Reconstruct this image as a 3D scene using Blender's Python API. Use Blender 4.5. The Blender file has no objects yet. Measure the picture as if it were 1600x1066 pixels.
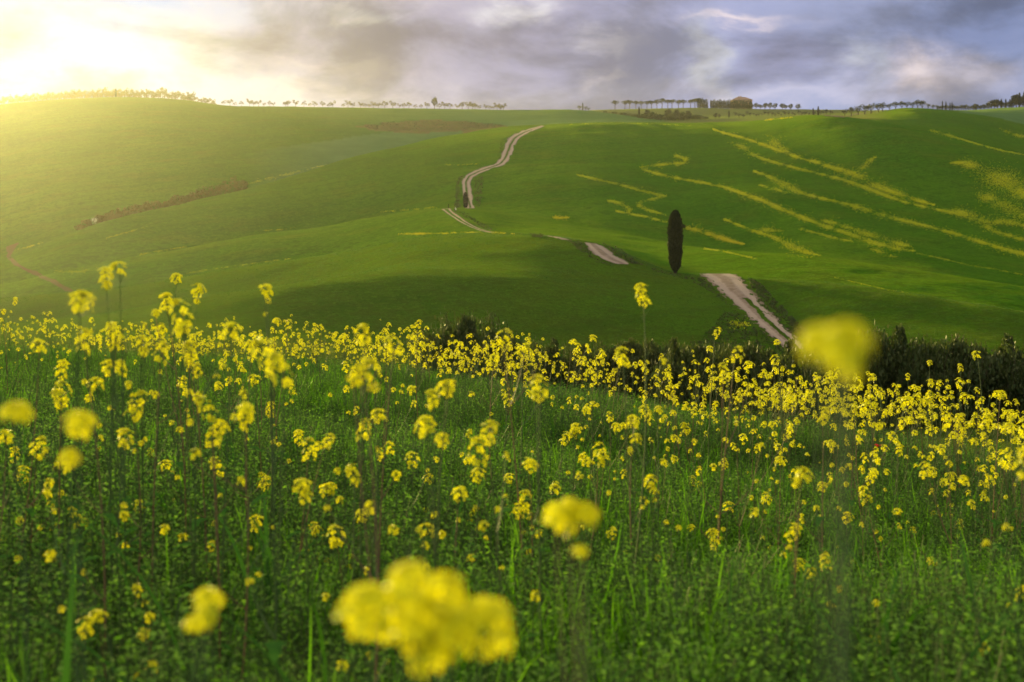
import bpy, math, random
import numpy as np
from mathutils import Vector, Matrix, Euler

rng = np.random.default_rng(7)
R = random.Random(11)
SC = bpy.context.scene
COL = SC.collection

# ------------------------------------------------------------------ camera
F, CX, YH = 2222.22, 800.0, 350.0        # focal length in photo pixels, optical axis x, eye level y
cd = bpy.data.cameras.new('camera'); cam = bpy.data.objects.new('camera', cd); COL.objects.link(cam)
cam.location = (0, 0, 0); cam.rotation_euler = (math.radians(90), 0, 0)
cd.lens = 50.0; cd.sensor_width = 36.0; cd.sensor_fit = 'HORIZONTAL'
cd.shift_y = -(533.0 - YH) / 1600.0
cd.clip_start = 0.05; cd.clip_end = 20000
cd.dof.use_dof = True; cd.dof.focus_distance = 13.0; cd.dof.aperture_fstop = 5.6
SC.camera = cam
SC.view_settings.view_transform = 'Standard'; SC.view_settings.look = 'None'
SC.view_settings.exposure = 1.0; SC.view_settings.gamma = 1.0
SC.render.engine = 'CYCLES'
SC.cycles.use_denoising = True
SC.cycles.max_bounces = 6; SC.cycles.diffuse_bounces = 2; SC.cycles.transmission_bounces = 4
SC.cycles.volume_bounces = 0; SC.cycles.caustics_reflective = False; SC.cycles.caustics_refractive = False
SC.cycles.sample_clamp_indirect = 4.0

# ------------------------------------------------------------------ sun and sky
SUN_AZ, SUN_EL = math.radians(-24.2), math.radians(6.6)
sv = Vector((math.sin(SUN_AZ) * math.cos(SUN_EL), math.cos(SUN_AZ) * math.cos(SUN_EL), math.sin(SUN_EL)))
sd = bpy.data.lights.new('sun', 'SUN'); so = bpy.data.objects.new('sun', sd); COL.objects.link(so)
sd.energy = 5.0; sd.angle = math.radians(3.0); sd.color = (1.0, 0.80, 0.24)
so.rotation_euler = sv.to_track_quat('Z', 'Y').to_euler()

class NT:
    """short-hand for building node trees"""
    def __init__(s, tree): s.t = tree; s.n = tree.nodes; s.l = tree.links
    def new(s, typ, **kw):
        nd = s.n.new(typ)
        for k, v in kw.items(): setattr(nd, k, v)
        return nd
    def put(s, sock, v):
        if hasattr(v, 'is_output'): s.l.new(v, sock)
        elif isinstance(v, (tuple, list)) and len(v) == 3 and sock.type == 'RGBA': sock.default_value = (*v, 1)
        else: sock.default_value = v
    def m(s, op, a, b=0.0, c=None, clamp=False):
        nd = s.new('ShaderNodeMath', operation=op, use_clamp=clamp)
        s.put(nd.inputs[0], a); s.put(nd.inputs[1], b)
        if c is not None: s.put(nd.inputs[2], c)
        return nd.outputs[0]
    def mix(s, f, a, b, mode='MIX'):
        nd = s.new('ShaderNodeMix', data_type='RGBA', blend_type=mode)
        s.put(nd.inputs['Factor'], f); s.put(nd.inputs[6], a); s.put(nd.inputs[7], b)
        return nd.outputs[2]
    def noise(s, vec, scale, detail=2.0, rough=0.5, dist=0.0, dim='3D'):
        nd = s.new('ShaderNodeTexNoise', noise_dimensions=dim)
        s.put(nd.inputs['Vector'], vec); nd.inputs['Scale'].default_value = scale
        nd.inputs['Detail'].default_value = detail; nd.inputs['Roughness'].default_value = rough
        nd.inputs['Distortion'].default_value = dist
        return nd.outputs[0]
    def ss(s, x, lo, hi, a=0.0, b=1.0):
        nd = s.new('ShaderNodeMapRange', interpolation_type='SMOOTHSTEP')
        s.put(nd.inputs[0], x); nd.inputs[1].default_value = lo; nd.inputs[2].default_value = hi
        nd.inputs[3].default_value = a; nd.inputs[4].default_value = b
        return nd.outputs[0]
    def ramp(s, x, stops, interp='B_SPLINE'):
        nd = s.new('ShaderNodeValToRGB'); cr = nd.color_ramp; cr.interpolation = interp
        while len(cr.elements) < len(stops): cr.elements.new(0.5)
        for e, (p, c) in zip(cr.elements, stops): e.position = p; e.color = (*c, 1)
        s.put(nd.inputs[0], x); return nd.outputs[0]
    def scalev(s, v, k):
        nd = s.new('ShaderNodeVectorMath', operation='MULTIPLY'); s.put(nd.inputs[0], v); nd.inputs[1].default_value = k
        return nd.outputs[0]

W = bpy.data.worlds.new('World'); SC.world = W; W.use_nodes = True
try: W.cycles.sampling_method = 'MANUAL'; W.cycles.sample_map_resolution = 512
except Exception: pass
w = NT(W.node_tree); w.n.clear()
tc = w.new('ShaderNodeTexCoord').outputs['Generated']
sep = w.new('ShaderNodeSeparateXYZ'); w.l.new(tc, sep.inputs[0])
yy = w.m('MAXIMUM', sep.outputs[1], 0.22)
# compass bearing (SX) and height above the horizon (SY) of a direction
n1 = w.noise(w.scalev(tc, (14, 14, 26)), 1.0, 7, 0.58)
n2 = w.noise(w.scalev(tc, (14, 14, 26)), 1.13, 7, 0.58, 0.4)
nbig = w.noise(w.scalev(tc, (8, 8, 17)), 1.0, 7, 0.56, 0.25)
SX = w.m('MULTIPLY_ADD', w.m('DIVIDE', sep.outputs[0], yy), F / 1600, CX / 1600)
SY = w.m('MULTIPLY_ADD', w.m('DIVIDE', sep.outputs[2], yy), -F / 1066, YH / 1066)
WX = w.m('ADD', SX, w.m('MULTIPLY_ADD', n1, 0.15, -0.075))
WY = w.m('ADD', SY, w.m('MULTIPLY_ADD', n2, 0.13, -0.065))
base = w.ramp(w.m('MULTIPLY_ADD', WX, 1.0, w.m('MULTIPLY', WY, 0.35)), [
    (0.0, (.16, .28, .60)), (0.13, (.24, .34, .62)), (0.22, (.40, .43, .58)), (0.30, (.46, .42, .48)),
    (0.42, (.32, .295, .41)), (0.60, (.28, .285, .455)), (0.75, (.285, .32, .53)), (0.90, (.25, .29, .46)), (1.0, (.18, .23, .41))])
def blob(cx, cy, rx, ry, k):
    dx = w.m('MULTIPLY', w.m('SUBTRACT', WX, cx / 1600), 1600.0 / rx)
    dy = w.m('MULTIPLY', w.m('SUBTRACT', WY, cy / 1066), 1066.0 / ry)
    q = w.m('ADD', w.m('MULTIPLY', dx, dx), w.m('MULTIPLY', dy, dy))
    return w.m('MULTIPLY', w.m('EXPONENT', w.m('MULTIPLY', q, -1.0)), k)
c = base
for cx, cy, rx, ry, k, colr in [
    (130, 20, 130, 22, .35, (.55, .52, .56)), (0, 45, 40, 40, .65, (.40, .36, .36)),
    (150, 110, 200, 60, .5, (.30, .42, .70)), (300, 75, 60, 55, .45, (.72, .64, .54)),
    (420, 82, 95, 46, .75, (.30, .265, .34)), (640, 62, 190, 56, .75, (.235, .215, .32)), (850, 118, 150, 55, .65, (.25, .245, .385)),
    (560, 6, 70, 10, .7, (.60, .62, .74)), (800, 10, 55, 18, .85, (.64, .62, .68)), (520, 105, 70, 16, .4, (.68, .58, .56)),
    (935, 66, 50, 16, .7, (.58, .56, .66)), (965, 128, 24, 24, .55, (.62, .57, .62)), (1180, 36, 70, 10, .8, (.78, .66, .66)),
    (1240, 92, 95, 46, .8, (.21, .22, .37)), (1000, 30, 60, 30, .35, (.34, .34, .47)), (1115, 115, 30, 45, .7, (.46, .50, .68)),
    (1480, 38, 180, 42, .85, (.14, .18, .34)), (1330, 20, 120, 30, .6, (.21, .24, .38)),
    (1430, 108, 75, 34, .85, (.68, .58, .58)), (1530, 118, 60, 25, .6, (.56, .50, .54)), (1345, 95, 22, 30, .5, (.40, .46, .70)),
    (1250, 150, 350, 18, .55, (.47, .46, .60)), (800, 165, 260, 22, .5, (.42, .40, .48)), (420, 150, 150, 16, .5, (.62, .55, .53))]:
    c = w.mix(blob(cx, cy, rx, ry, k), c, colr)
sky = w.new('ShaderNodeTexSky', sky_type='NISHITA'); sky.sun_disc = False
sky.sun_elevation = SUN_EL; sky.sun_rotation = SUN_AZ
skyc = w.mix(1.0, sky.outputs[0], (0.08, 0.08, 0.08), 'MULTIPLY')
gap = w.m('ADD', blob(1110, 95, 26, 55, .5), w.m('ADD', blob(1345, 95, 20, 35, .4), blob(560, 8, 60, 10, .35)), clamp=True)
c = w.mix(w.m('MULTIPLY', gap, 0.6), c, skyc)
# soft lumps of cloud
lum = w.m('MULTIPLY_ADD', w.ss(nbig, .38, .62), 0.72, 0.66)
lumv = w.new('ShaderNodeCombineXYZ')
for i_ in range(3): w.l.new(lum, lumv.inputs[i_])
c = w.mix(1.0, c, lumv.outputs[0], 'MULTIPLY')
# unseen sky overhead, brightened at left and dimmer right to light the land
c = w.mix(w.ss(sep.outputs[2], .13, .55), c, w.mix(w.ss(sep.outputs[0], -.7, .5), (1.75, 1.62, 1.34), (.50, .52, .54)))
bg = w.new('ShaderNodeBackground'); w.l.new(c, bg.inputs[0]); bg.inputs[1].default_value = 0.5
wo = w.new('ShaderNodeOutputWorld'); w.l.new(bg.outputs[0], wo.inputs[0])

# ------------------------------------------------------------------ small helpers
def tag(o, label=None, cat=None, group=None, kind=None):
    if label: o['label'] = label
    if cat: o['category'] = cat
    if group: o['group'] = group
    if kind: o['kind'] = kind
    return o

def link(name, me, parent=None, mat=None):
    o = bpy.data.objects.new(name, me); COL.objects.link(o)
    if parent is not None: o.parent = parent
    if mat is not None and me is not None and not len(me.materials):
        for mm in (mat if isinstance(mat, (list, tuple)) else [mat]): me.materials.append(mm)
    return o

def empty(name, loc, rz=0.0, sc=1.0):
    o = bpy.data.objects.new(name, None); COL.objects.link(o)
    o.location = loc; o.rotation_euler = (0, 0, rz); o.scale = (sc, sc, sc); o.empty_display_size = 0.1
    return o

def mesh_np(name, verts, quads, mats=None, midx=None, smooth=False):
    """mesh from an (n,3) array and an (m,k) face array (k = 3 or 4)"""
    verts = np.asarray(verts, np.float32); quads = np.asarray(quads, np.int32)
    me = bpy.data.meshes.new(name); k = quads.shape[1]; m_ = len(quads)
    me.vertices.add(len(verts)); me.vertices.foreach_set('co', verts.ravel())
    me.loops.add(m_ * k); me.loops.foreach_set('vertex_index', quads.ravel())
    me.polygons.add(m_); me.polygons.foreach_set('loop_start', np.arange(0, m_ * k, k, dtype=np.int32))
    if mats:
        for mm in mats: me.materials.append(mm)
    if midx is not None: me.polygons.foreach_set('material_index', np.asarray(midx, np.int32))
    if smooth: me.polygons.foreach_set('use_smooth', np.ones(m_, bool))
    me.update(calc_edges=True); me.validate()
    return me

class MB:
    """collects tubes and leaves, with a material slot per face"""
    def __init__(s): s.v = []; s.f = []; s.mi = []
    def quad(s, a, b, c_, d, mi=0):
        i = len(s.v); s.v += [a, b, c_, d]; s.f.append((i, i + 1, i + 2, i + 3)); s.mi.append(mi)
    def tube(s, pts, rad, sides=5, mi=0, cap=True):
        rings = []
        for i, p in enumerate(pts):
            p = Vector(p)
            t = (Vector(pts[min(i + 1, len(pts) - 1)]) - Vector(pts[max(i - 1, 0)])).normalized()
            a = t.cross(Vector((0.31, 0.95, 0.07))).normalized(); b = t.cross(a)
            base_ = len(s.v)
            for k in range(sides):
                q = 2 * math.pi * k / sides
                s.v.append(tuple(p + (a * math.cos(q) + b * math.sin(q)) * rad[i]))
            rings.append(base_)
        for r0, r1 in zip(rings, rings[1:]):
            for k in range(sides):
                k2 = (k + 1) % sides
                s.f.append((r0 + k, r0 + k2, r1 + k2, r1 + k)); s.mi.append(mi)
        if cap:
            s.f.append(tuple(rings[-1] + k for k in range(sides))); s.mi.append(mi)
    def mesh(s, name, mats, smooth=False):
        me = bpy.data.meshes.new(name); me.from_pydata(s.v, [], s.f)
        for mm in mats: me.materials.append(mm)
        me.polygons.foreach_set('material_index', s.mi)
        if smooth: me.polygons.foreach_set('use_smooth', [True] * len(s.f))
        me.update(); return me

def leaf_cloud(centers, sizes, aspect=0.6, up=0.0, g=None, dirs=None):
    """quads of random orientation round CENTERS; UP biases the long axis upward"""
    g = g or rng; n = len(centers); centers = np.asarray(centers, float)
    sizes = np.broadcast_to(np.asarray(sizes, float), (n,))
    d = g.normal(size=(n, 3)); d[:, 2] = d[:, 2] * (1 - 0.5 * up) + up * 2.2
    if dirs is not None: d = d * .5 + dirs
    d /= np.linalg.norm(d, axis=1)[:, None]
    e = np.cross(d, g.normal(size=(n, 3))); e /= np.linalg.norm(e, axis=1)[:, None] + 1e-9
    a = d * (sizes / 2)[:, None]; b = e * (sizes * aspect / 2)[:, None]
    v = np.stack([centers - a, centers + b * 1.0, centers + a, centers - b], 1).reshape(-1, 3)
    q = np.arange(4 * n).reshape(n, 4)
    return v, q

# ------------------------------------------------------------------ materials
def new_mat(name):
    m_ = bpy.data.materials.new(name); m_.use_nodes = True; t = NT(m_.node_tree); t.n.clear()
    t.out = t.new('ShaderNodeOutputMaterial'); return m_, t

def leaf_mat(name, c1, c2, trans=0.35, tcol=None, rough=0.6, spec=0.25, scale=0.0):
    """foliage: colour varies leaf by leaf, and some of the light passes through"""
    m_, t = new_mat(name)
    rnd = t.new('ShaderNodeNewGeometry').outputs['Random Per Island']
    oi = t.new('ShaderNodeObjectInfo').outputs['Random']
    f = t.m('MULTIPLY_ADD', rnd, 0.75, t.m('MULTIPLY', oi, 0.25))
    col = t.mix(f, c1, c2)
    p = t.new('ShaderNodeBsdfPrincipled'); t.put(p.inputs['Base Color'], col)
    p.inputs['Roughness'].default_value = rough; p.inputs['Specular IOR Level'].default_value = spec
    if trans > 0:
        tr = t.new('ShaderNodeBsdfTranslucent')
        t.put(tr.inputs[0], t.mix(1.0, col, tcol or (1.2, 1.25, 0.7), 'MULTIPLY'))
        mx = t.new('ShaderNodeMixShader'); mx.inputs[0].default_value = trans
        t.l.new(p.outputs[0], mx.inputs[1]); t.l.new(tr.outputs[0], mx.inputs[2]); t.l.new(mx.outputs[0], t.out.inputs[0])
    else: t.l.new(p.outputs[0], t.out.inputs[0])
    return m_

def rough_mat(name, c1, c2, scale=1.0, detail=5, bump=0.0, bscale=None, rough=0.9, lo=.35, hi=.65, c3=None):
    m_, t = new_mat(name)
    co = t.new('ShaderNodeTexCoord').outputs['Object']
    n_ = t.noise(co, scale, detail, 0.6)
    col = t.mix(t.ss(n_, lo, hi), c1, c2)
    if c3: col = t.mix(t.ss(t.noise(co, scale * 6.3, 3, .6), .45, .7), col, c3)
    p = t.new('ShaderNodeBsdfPrincipled'); t.put(p.inputs['Base Color'], col)
    p.inputs['Roughness'].default_value = rough; p.inputs['Specular IOR Level'].default_value = 0.03
    if bump:
        b = t.new('ShaderNodeBump'); b.inputs['Strength'].default_value = bump; b.inputs['Distance'].default_value = 0.3 / (bscale or scale)
        t.l.new(t.noise(co, bscale or scale, 4, .6), b.inputs['Height']); t.l.new(b.outputs[0], p.inputs['Normal'])
    t.l.new(p.outputs[0], t.out.inputs[0]); return m_
# ------------------------------------------------------------------ the land
# The land is one height field: along every bearing u = X / Y a profile of (distance, height / distance) knots.
def pchip_eval(xk, yk, x):
    xk = np.asarray(xk, float); yk = np.asarray(yk, float); h = np.diff(xk); dl = np.diff(yk) / h
    m_ = np.zeros_like(yk)
    w1 = 2 * h[1:] + h[:-1]; w2 = h[1:] + 2 * h[:-1]
    ok = dl[:-1] * dl[1:] > 0
    with np.errstate(divide='ignore', invalid='ignore'):
        hm = (w1 + w2) / (w1 / dl[:-1] + w2 / dl[1:])
    m_[1:-1] = np.where(ok, hm, 0.0); m_[0] = dl[0]; m_[-1] = dl[-1]
    x = np.clip(x, xk[0], xk[-1]); i = np.clip(np.searchsorted(xk, x, side='right') - 1, 0, len(h) - 1)
    s = (x - xk[i]) / h[i]
    return ((1 + 2 * s) * (1 - s) ** 2 * yk[i] + s * (1 - s) ** 2 * h[i] * m_[i]
            + s * s * (3 - 2 * s) * yk[i + 1] + s * s * (s - 1) * h[i] * m_[i + 1])

# rows: (distance by bearing, eye-angle by bearing), both written as {photo column: value}
ROWS = [
 ('near0',  {0: .4},                                       {0: YH + F * .95 / .4}),
 ('near1',  {0: 1.2},                                      {0: YH + F * .95 / 1.2}),
 ('near2',  {0: 3.0},                                      {-300: 1010, 0: 1022, 800: 1066, 1600: 1085, 2000: 1095}),
 ('mead',   {-300: 9, 0: 9, 800: 7, 1600: 5.6, 2000: 5.4}, {-300: 640, 0: 648, 400: 684, 800: 755, 1200: 838, 1600: 890, 2000: 900}),
 ('edge',   {-300: 18, 0: 18, 800: 13, 1600: 9.3, 2000: 9},{-300: 558, 0: 566, 200: 577, 400: 588, 600: 605, 800: 629, 1000: 655, 1200: 690, 1400: 722, 1600: 748, 2000: 780}),
 ('bank',   {-300: 26, 0: 26, 800: 20, 1600: 15, 2000: 15},{-300: 590, 0: 600, 400: 640, 800: 682, 1200: 735, 1600: 790, 2000: 820}),
 ('dip',    {-300: 46, 800: 44, 2000: 42},                 {-300: 622, 0: 625, 400: 630, 800: 636, 1200: 664, 1600: 670, 2000: 690}),
 ('toe',    {-300: 125, 0: 125, 800: 124, 1200: 120, 1600: 107, 2000: 100},                 {-300: 540, 0: 534, 400: 531, 800: 560, 1200: 578, 1400: 588, 1600: 600, 2000: 630}),
 ('fold',   {-300: 165, 0: 165, 520: 160, 800: 152, 1000: 146, 1200: 139, 1600: 120, 2000: 111},
            {-300: 540, 0: 507, 107: 497, 309: 464, 406: 449, 520: 434, 600: 428, 700: 430, 800: 440, 1000: 478, 1200: 500, 1400: 518, 1600: 540, 2000: 580}),
 ('fold_b', {-300: 185, 0: 185, 520: 178, 800: 168, 1000: 158, 1200: 148, 1600: 126, 2000: 117},
            {-300: 562, 0: 530, 107: 520, 309: 486, 406: 466, 520: 444, 600: 418, 700: 411, 800: 412, 1000: 450, 1200: 480, 1400: 500, 1600: 525, 2000: 565}),
 ('knoll',  {-300: 235, 0: 235, 600: 225, 800: 210, 900: 195, 1055: 180, 1200: 164, 1400: 148, 1600: 136, 2000: 128},
            {-300: 505, 0: 467, 114: 455, 200: 447, 292: 430, 403: 411, 520: 396, 600: 379, 650: 370, 700: 366, 770: 364, 850: 367.5, 890: 373, 938: 381, 985: 401, 1020: 417, 1055: 427, 1178: 433, 1300: 439, 1412: 455, 1537: 474, 1600: 486, 2000: 545}),
 ('knoll_b',{-300: 272, 0: 272, 600: 262, 800: 240, 1055: 210, 1200: 190, 1400: 172, 1600: 160, 2000: 150},
            {-300: 550, 0: 512, 200: 490, 403: 452, 520: 432, 600: 410, 700: 381, 770: 369, 850: 369.5, 890: 375, 938: 383, 985: 402, 1020: 418, 1055: 431, 1200: 446, 1300: 453, 1412: 468, 1537: 488, 1600: 500, 2000: 560}),
 ('c2',     {-300: 350, 0: 350, 700: 400, 800: 380, 1000: 320, 1200: 265, 1400: 245, 1600: 225, 2000: 210},
            {-300: 480, 0: 440, 100: 421, 195: 402, 292: 388, 422: 363, 520: 350, 600: 333, 690: 325.5, 740: 327, 800: 341, 900: 356, 1000: 372, 1100: 388, 1275: 399, 1412: 419, 1600: 449, 2000: 510}),
 ('c2_b',   {-300: 385, 0: 385, 700: 440, 800: 420, 1000: 355, 1200: 295, 1400: 272, 1600: 252, 2000: 237},
            {-300: 518, 0: 476, 100: 457, 195: 438, 292: 424, 422: 398, 520: 380, 600: 356, 690: 331, 740: 326, 800: 332, 900: 347, 1000: 366, 1100: 391, 1275: 406, 1412: 427, 1600: 458, 2000: 520}),
 ('c2_m',   {-300: 440, 0: 430, 700: 560, 1000: 520, 1300: 450, 1600: 390, 2000: 350},
            {-300: 470, 0: 424, 140: 385, 260: 357, 387: 330, 520: 305, 600: 288, 700: 270, 800: 264, 900: 268, 1000: 274, 1200: 296, 1400: 330, 1600: 372, 2000: 440}),
 ('ridge',  {-300: 470, 0: 470, 400: 620, 850: 860, 1100: 860, 1287: 760, 1450: 660, 1600: 590, 2000: 520},
            {-300: 445, 0: 407, 65: 380, 140: 352, 260: 321, 387: 289, 520: 253, 600: 232, 700: 212, 790: 200, 850: 195, 950: 190.5, 1050: 192, 1100: 193, 1200: 188, 1250: 181, 1287: 179, 1325: 182, 1375: 186, 1400: 191, 1450: 202, 1525: 225, 1600: 250, 2000: 340}),
 ('ridge_b',{-300: 520, 0: 520, 400: 680, 850: 950, 1100: 950, 1287: 850, 1450: 740, 1600: 670, 2000: 600},
            {-300: 479, 0: 441, 65: 414, 140: 385, 260: 354, 387: 320, 520: 280, 600: 252, 700: 224, 790: 206, 850: 199, 950: 193.5, 1050: 195, 1100: 196, 1200: 192, 1250: 186, 1287: 184, 1325: 186, 1375: 189, 1400: 191, 1450: 200, 1525: 221, 1600: 246, 2000: 335}),
 ('slope',  {-300: 760, 0: 760, 400: 860, 850: 1080, 1100: 1080, 1400: 1000, 1600: 920, 2000: 860},
            {-300: 350, 0: 300, 200: 268, 400: 236, 600: 207, 700: 197, 800: 189, 850: 186, 950: 187, 1050: 192, 1100: 192, 1200: 187, 1250: 184, 1300: 182.5, 1362: 181, 1392: 170, 1412: 168, 1445: 169, 1512: 177.5, 1550: 182, 1600: 196, 2000: 270}),
 ('far',    {-300: 1250, 600: 1300, 900: 1320, 1000: 1250, 1200: 1300, 2000: 1300},
            {-400: 200, -300: 188, -100: 172, 0: 163.5, 100: 154.5, 180: 152, 260: 153, 300: 157, 340: 164, 360: 167, 400: 166, 500: 168, 600: 169, 700: 170, 800: 172, 900: 170.5, 940: 175, 1000: 185.5, 1050: 190, 1100: 188, 1160: 184, 1200: 181, 1300: 179, 1400: 172, 1512: 174, 1540: 171, 1600: 166, 2000: 150}),
 ('far_b',  {0: 1420},
            {-300: 195, 0: 170, 180: 160, 400: 172, 600: 174, 800: 177, 900: 175, 1000: 182, 1100: 180, 1200: 177, 1300: 175, 1400: 174, 1512: 176, 1600: 171, 2000: 160}),
 ('vine',   {0: 1600},
            {-300: 200, 0: 178, 400: 178, 800: 180, 880: 176, 930: 170.5, 1000: 168.6, 1100: 167.5, 1200: 169, 1300: 171, 1400: 172, 1500: 172, 1600: 170, 2000: 160}),
 ('end',    {0: 1850}, {-300: 290, 0: 270, 800: 260, 1600: 260, 2000: 260}),
 ('end2',   {0: 2150}, {0: 320}),
]
def kd(dct, px):
    ks = sorted(dct)
    if len(ks) == 1: return np.full_like(px, float(dct[ks[0]]))
    if len(ks) == 2: return np.interp(px, ks, [dct[k] for k in ks])
    return pchip_eval(ks, [dct[k] for k in ks], px)

# value-noise, for gentle undulations
_lat = rng.random((256, 256))
def vnoise(x, y):
    xi = np.floor(x).astype(int); yi = np.floor(y).astype(int); fx = x - xi; fy = y - yi
    fx = fx * fx * (3 - 2 * fx); fy = fy * fy * (3 - 2 * fy)
    g = lambda a, b: _lat[a & 255, b & 255]
    return (g(xi, yi) * (1 - fx) + g(xi + 1, yi) * fx) * (1 - fy) + (g(xi, yi + 1) * (1 - fx) + g(xi + 1, yi + 1) * fx) * fy
def fbm(x, y, o=4):
    s = 0; a = .5
    for k in range(o): s = s + a * vnoise(x * 2 ** k + 17.3 * k, y * 2 ** k + 5.1 * k); a *= .5
    return s / (1 - .5 ** o)

NU_IN, ND = 540, 820
UG = np.concatenate([np.linspace(-1.0, -.40, 26)[:-1], np.linspace(-.40, .40, NU_IN), np.linspace(.40, 1.0, 26)[1:]])
LD0, LD1 = math.log(.4), math.log(2150.)
LG = np.linspace(LD0, LD1, ND); DG = np.exp(LG)
PXG = UG * F + CX
PXC = np.clip(PXG, -400, 2000)
ROWD = np.array([kd(r[1], PXC) for r in ROWS]); ROWP = np.array([kd(r[2], PXC) for r in ROWS])
RN = [r[0] for r in ROWS]
TG = np.empty((len(UG), ND))
for i_ in range(len(UG)):
    tk = (YH - ROWP[:, i_]) / F
    TG[i_] = pchip_eval(np.log(ROWD[:, i_]), tk, LG)
# soften the land a little across bearings and along the profiles
def gsmooth(a, sig, axis):
    k = np.arange(-3 * sig, 3 * sig + 1); kern = np.exp(-.5 * (k / sig) ** 2); kern /= kern.sum(); r = len(k) // 2
    pad = [(r, r) if ax == axis else (0, 0) for ax in (0, 1)]
    return np.apply_along_axis(lambda q: np.convolve(q, kern, 'valid'), axis, np.pad(a, pad, mode='edge'))
TS = gsmooth(gsmooth(TG, 8, 0), 2, 1)
wsm = np.clip((DG - 40) / 40, 0, 1)[None, :]
TG = TG * (1 - wsm) + TS * wsm
XG = UG[:, None] * DG[None, :]; YG = np.broadcast_to(DG[None, :], XG.shape)
und = (fbm(XG / 1.3, YG / 1.3, 3) - .5) * .08 * (DG < 60) \
    + (fbm(XG / 9 + 40, YG / 9, 3) - .5) * .5 * np.clip((DG - 50) / 60, 0, 1) \
    + (fbm(XG / 46 + 90, YG / 46 + 9, 3) - .5) * 1.9 * np.clip((DG - 120) / 200, 0, 1)
und = und + (fbm(XG / 30 + 3, YG / 330, 3) - .5) * np.clip((DG - 230) / 120, 0, 1) * np.clip((1000 - DG) / 300, 0, 1) * np.interp(PXG, [300, 900, 1150], [2.2, 2.2, 5.0])[:, None]
ZG = TG * DG[None, :] + und
TG = ZG / DG[None, :]

def ground_t(u, d):
    u = np.clip(np.asarray(u, float), UG[0], UG[-1] - 1e-9); l = np.clip(np.log(d), LD0, LD1 - 1e-9)
    iu = np.clip(np.searchsorted(UG, u, side='right') - 1, 0, len(UG) - 2); fu = (u - UG[iu]) / (UG[iu + 1] - UG[iu])
    q = (l - LD0) / (LD1 - LD0) * (ND - 1); il = np.clip(q.astype(int), 0, ND - 2); fl = q - il
    fl = (np.exp(l) - DG[il]) / (DG[il + 1] - DG[il])
    z = (ZG[iu, il] * (1 - fl) + ZG[iu, il + 1] * fl) * (1 - fu) + (ZG[iu + 1, il] * (1 - fl) + ZG[iu + 1, il + 1] * fl) * fu
    return z
def gz(x, y):
    """height of the land at X, Y (arrays or numbers)"""
    x = np.asarray(x, float); y = np.asarray(y, float)
    r = ground_t(x / np.maximum(y, .4), np.maximum(y, .4))
    return float(r) if r.ndim == 0 else r
def pix2ground(px, py, dmin=22.0, dmax=2140.0):
    """where the line of sight through each photo point first meets the land beyond DMIN"""
    px = np.atleast_1d(np.asarray(px, float)); py = np.atleast_1d(np.asarray(py, float)); out = np.empty((len(px), 3))
    ds = np.exp(np.linspace(math.log(dmin), math.log(dmax), 760))
    for k in range(0, len(px), 400):
        u = ((px[k:k + 400] - CX) / F)[:, None]; t = ((YH - py[k:k + 400]) / F)[:, None]
        hit = ground_t(u + 0 * ds, ds + 0 * u) - t * ds >= 0
        j = np.where(hit.any(1), hit.argmax(1), len(ds) - 1)
        lo, hi = ds[np.maximum(j - 1, 0)][:, None], ds[j][:, None]
        for _ in range(14):
            mid = (lo + hi) / 2; up = ground_t(u, mid) >= t * mid
            hi = np.where(up, mid, hi); lo = np.where(up, lo, mid)
        out[k:k + 400] = np.concatenate([u * hi, hi, ground_t(u, hi)], 1)
    return out
def rowd(name, px):
    return float(kd(ROWS[RN.index(name)][1], np.array([float(px)]))[0])

# ---- what grows where: soft-edged fields given by outlines on the ground
def inside(poly, x, y):
    r = np.zeros(x.shape, bool); n = len(poly)
    for i in range(n):
        x0, y0 = poly[i]; x1, y1 = poly[(i + 1) % n]
        if y0 == y1: continue
        r ^= ((y0 > y) != (y1 > y)) & (x < (x1 - x0) * (y - y0) / (y1 - y0) + x0)
    return r
rowi = {n: i for i, n in enumerate(RN)}
def between(a, b): return (DG[None, :] >= ROWD[rowi[a]][:, None]) & (DG[None, :] < ROWD[rowi[b]][:, None])
PYG = YH - TG * F
PXF = np.broadcast_to(PXG[:, None], XG.shape)
blue = np.clip(between('ridge_b', 'far_b') * np.clip((PXF - 480) / 250, 0, 1) * np.clip((1070 - PXF) / 40, 0, 1), 0, 1) * .8
blue = np.maximum(blue, between('ridge_b', 'slope') * np.clip((PXF - 380) / 150, 0, 1) * np.clip((1000 - PXF) / 60, 0, 1))
blue = np.maximum(blue, between('slope', 'far_b') * np.clip((PXF - 1490) / 20, 0, 1))
vine = between('far_b', 'end') * 1.0
vine = np.maximum(vine, between('slope', 'far_b') * np.clip((PXF - 1030) / 20, 0, 1) * np.clip((1420 - PXF) / 40, 0, 1))
dry = np.zeros_like(XG)
patch = pix2ground(*zip(*[(566, 195), (600, 190), (660, 187), (720, 188), (790, 195), (802, 197.5), (720, 203), (620, 206), (583, 203)]))
wob = lambda s, a: (fbm(XG / s, YG / s, 3) - .5) * a
dry = np.maximum(dry, inside(patch[:, :2], XG + wob(12, 14), YG + wob(14, 16) + 8) * 1.0)
rimpx = np.interp(PXF, [1180, 1260, 1330, 1350, 1395], [1, 1, 1, 1, 0]) * (PXF > 1180)
dry = np.maximum(dry, between('ridge_b', 'slope') * rimpx * .9)
wild = np.maximum(between('edge', 'toe') * 1.0, between('toe', 'knoll_b') * .42)

def field(name, a, b, mat):
    """the sheet of land between two of the profile rows"""
    lo = ROWD[rowi[a]][:, None] if a else 0; hi = ROWD[rowi[b]][:, None] if b else 1e9
    return name, lo, hi, mat

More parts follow.
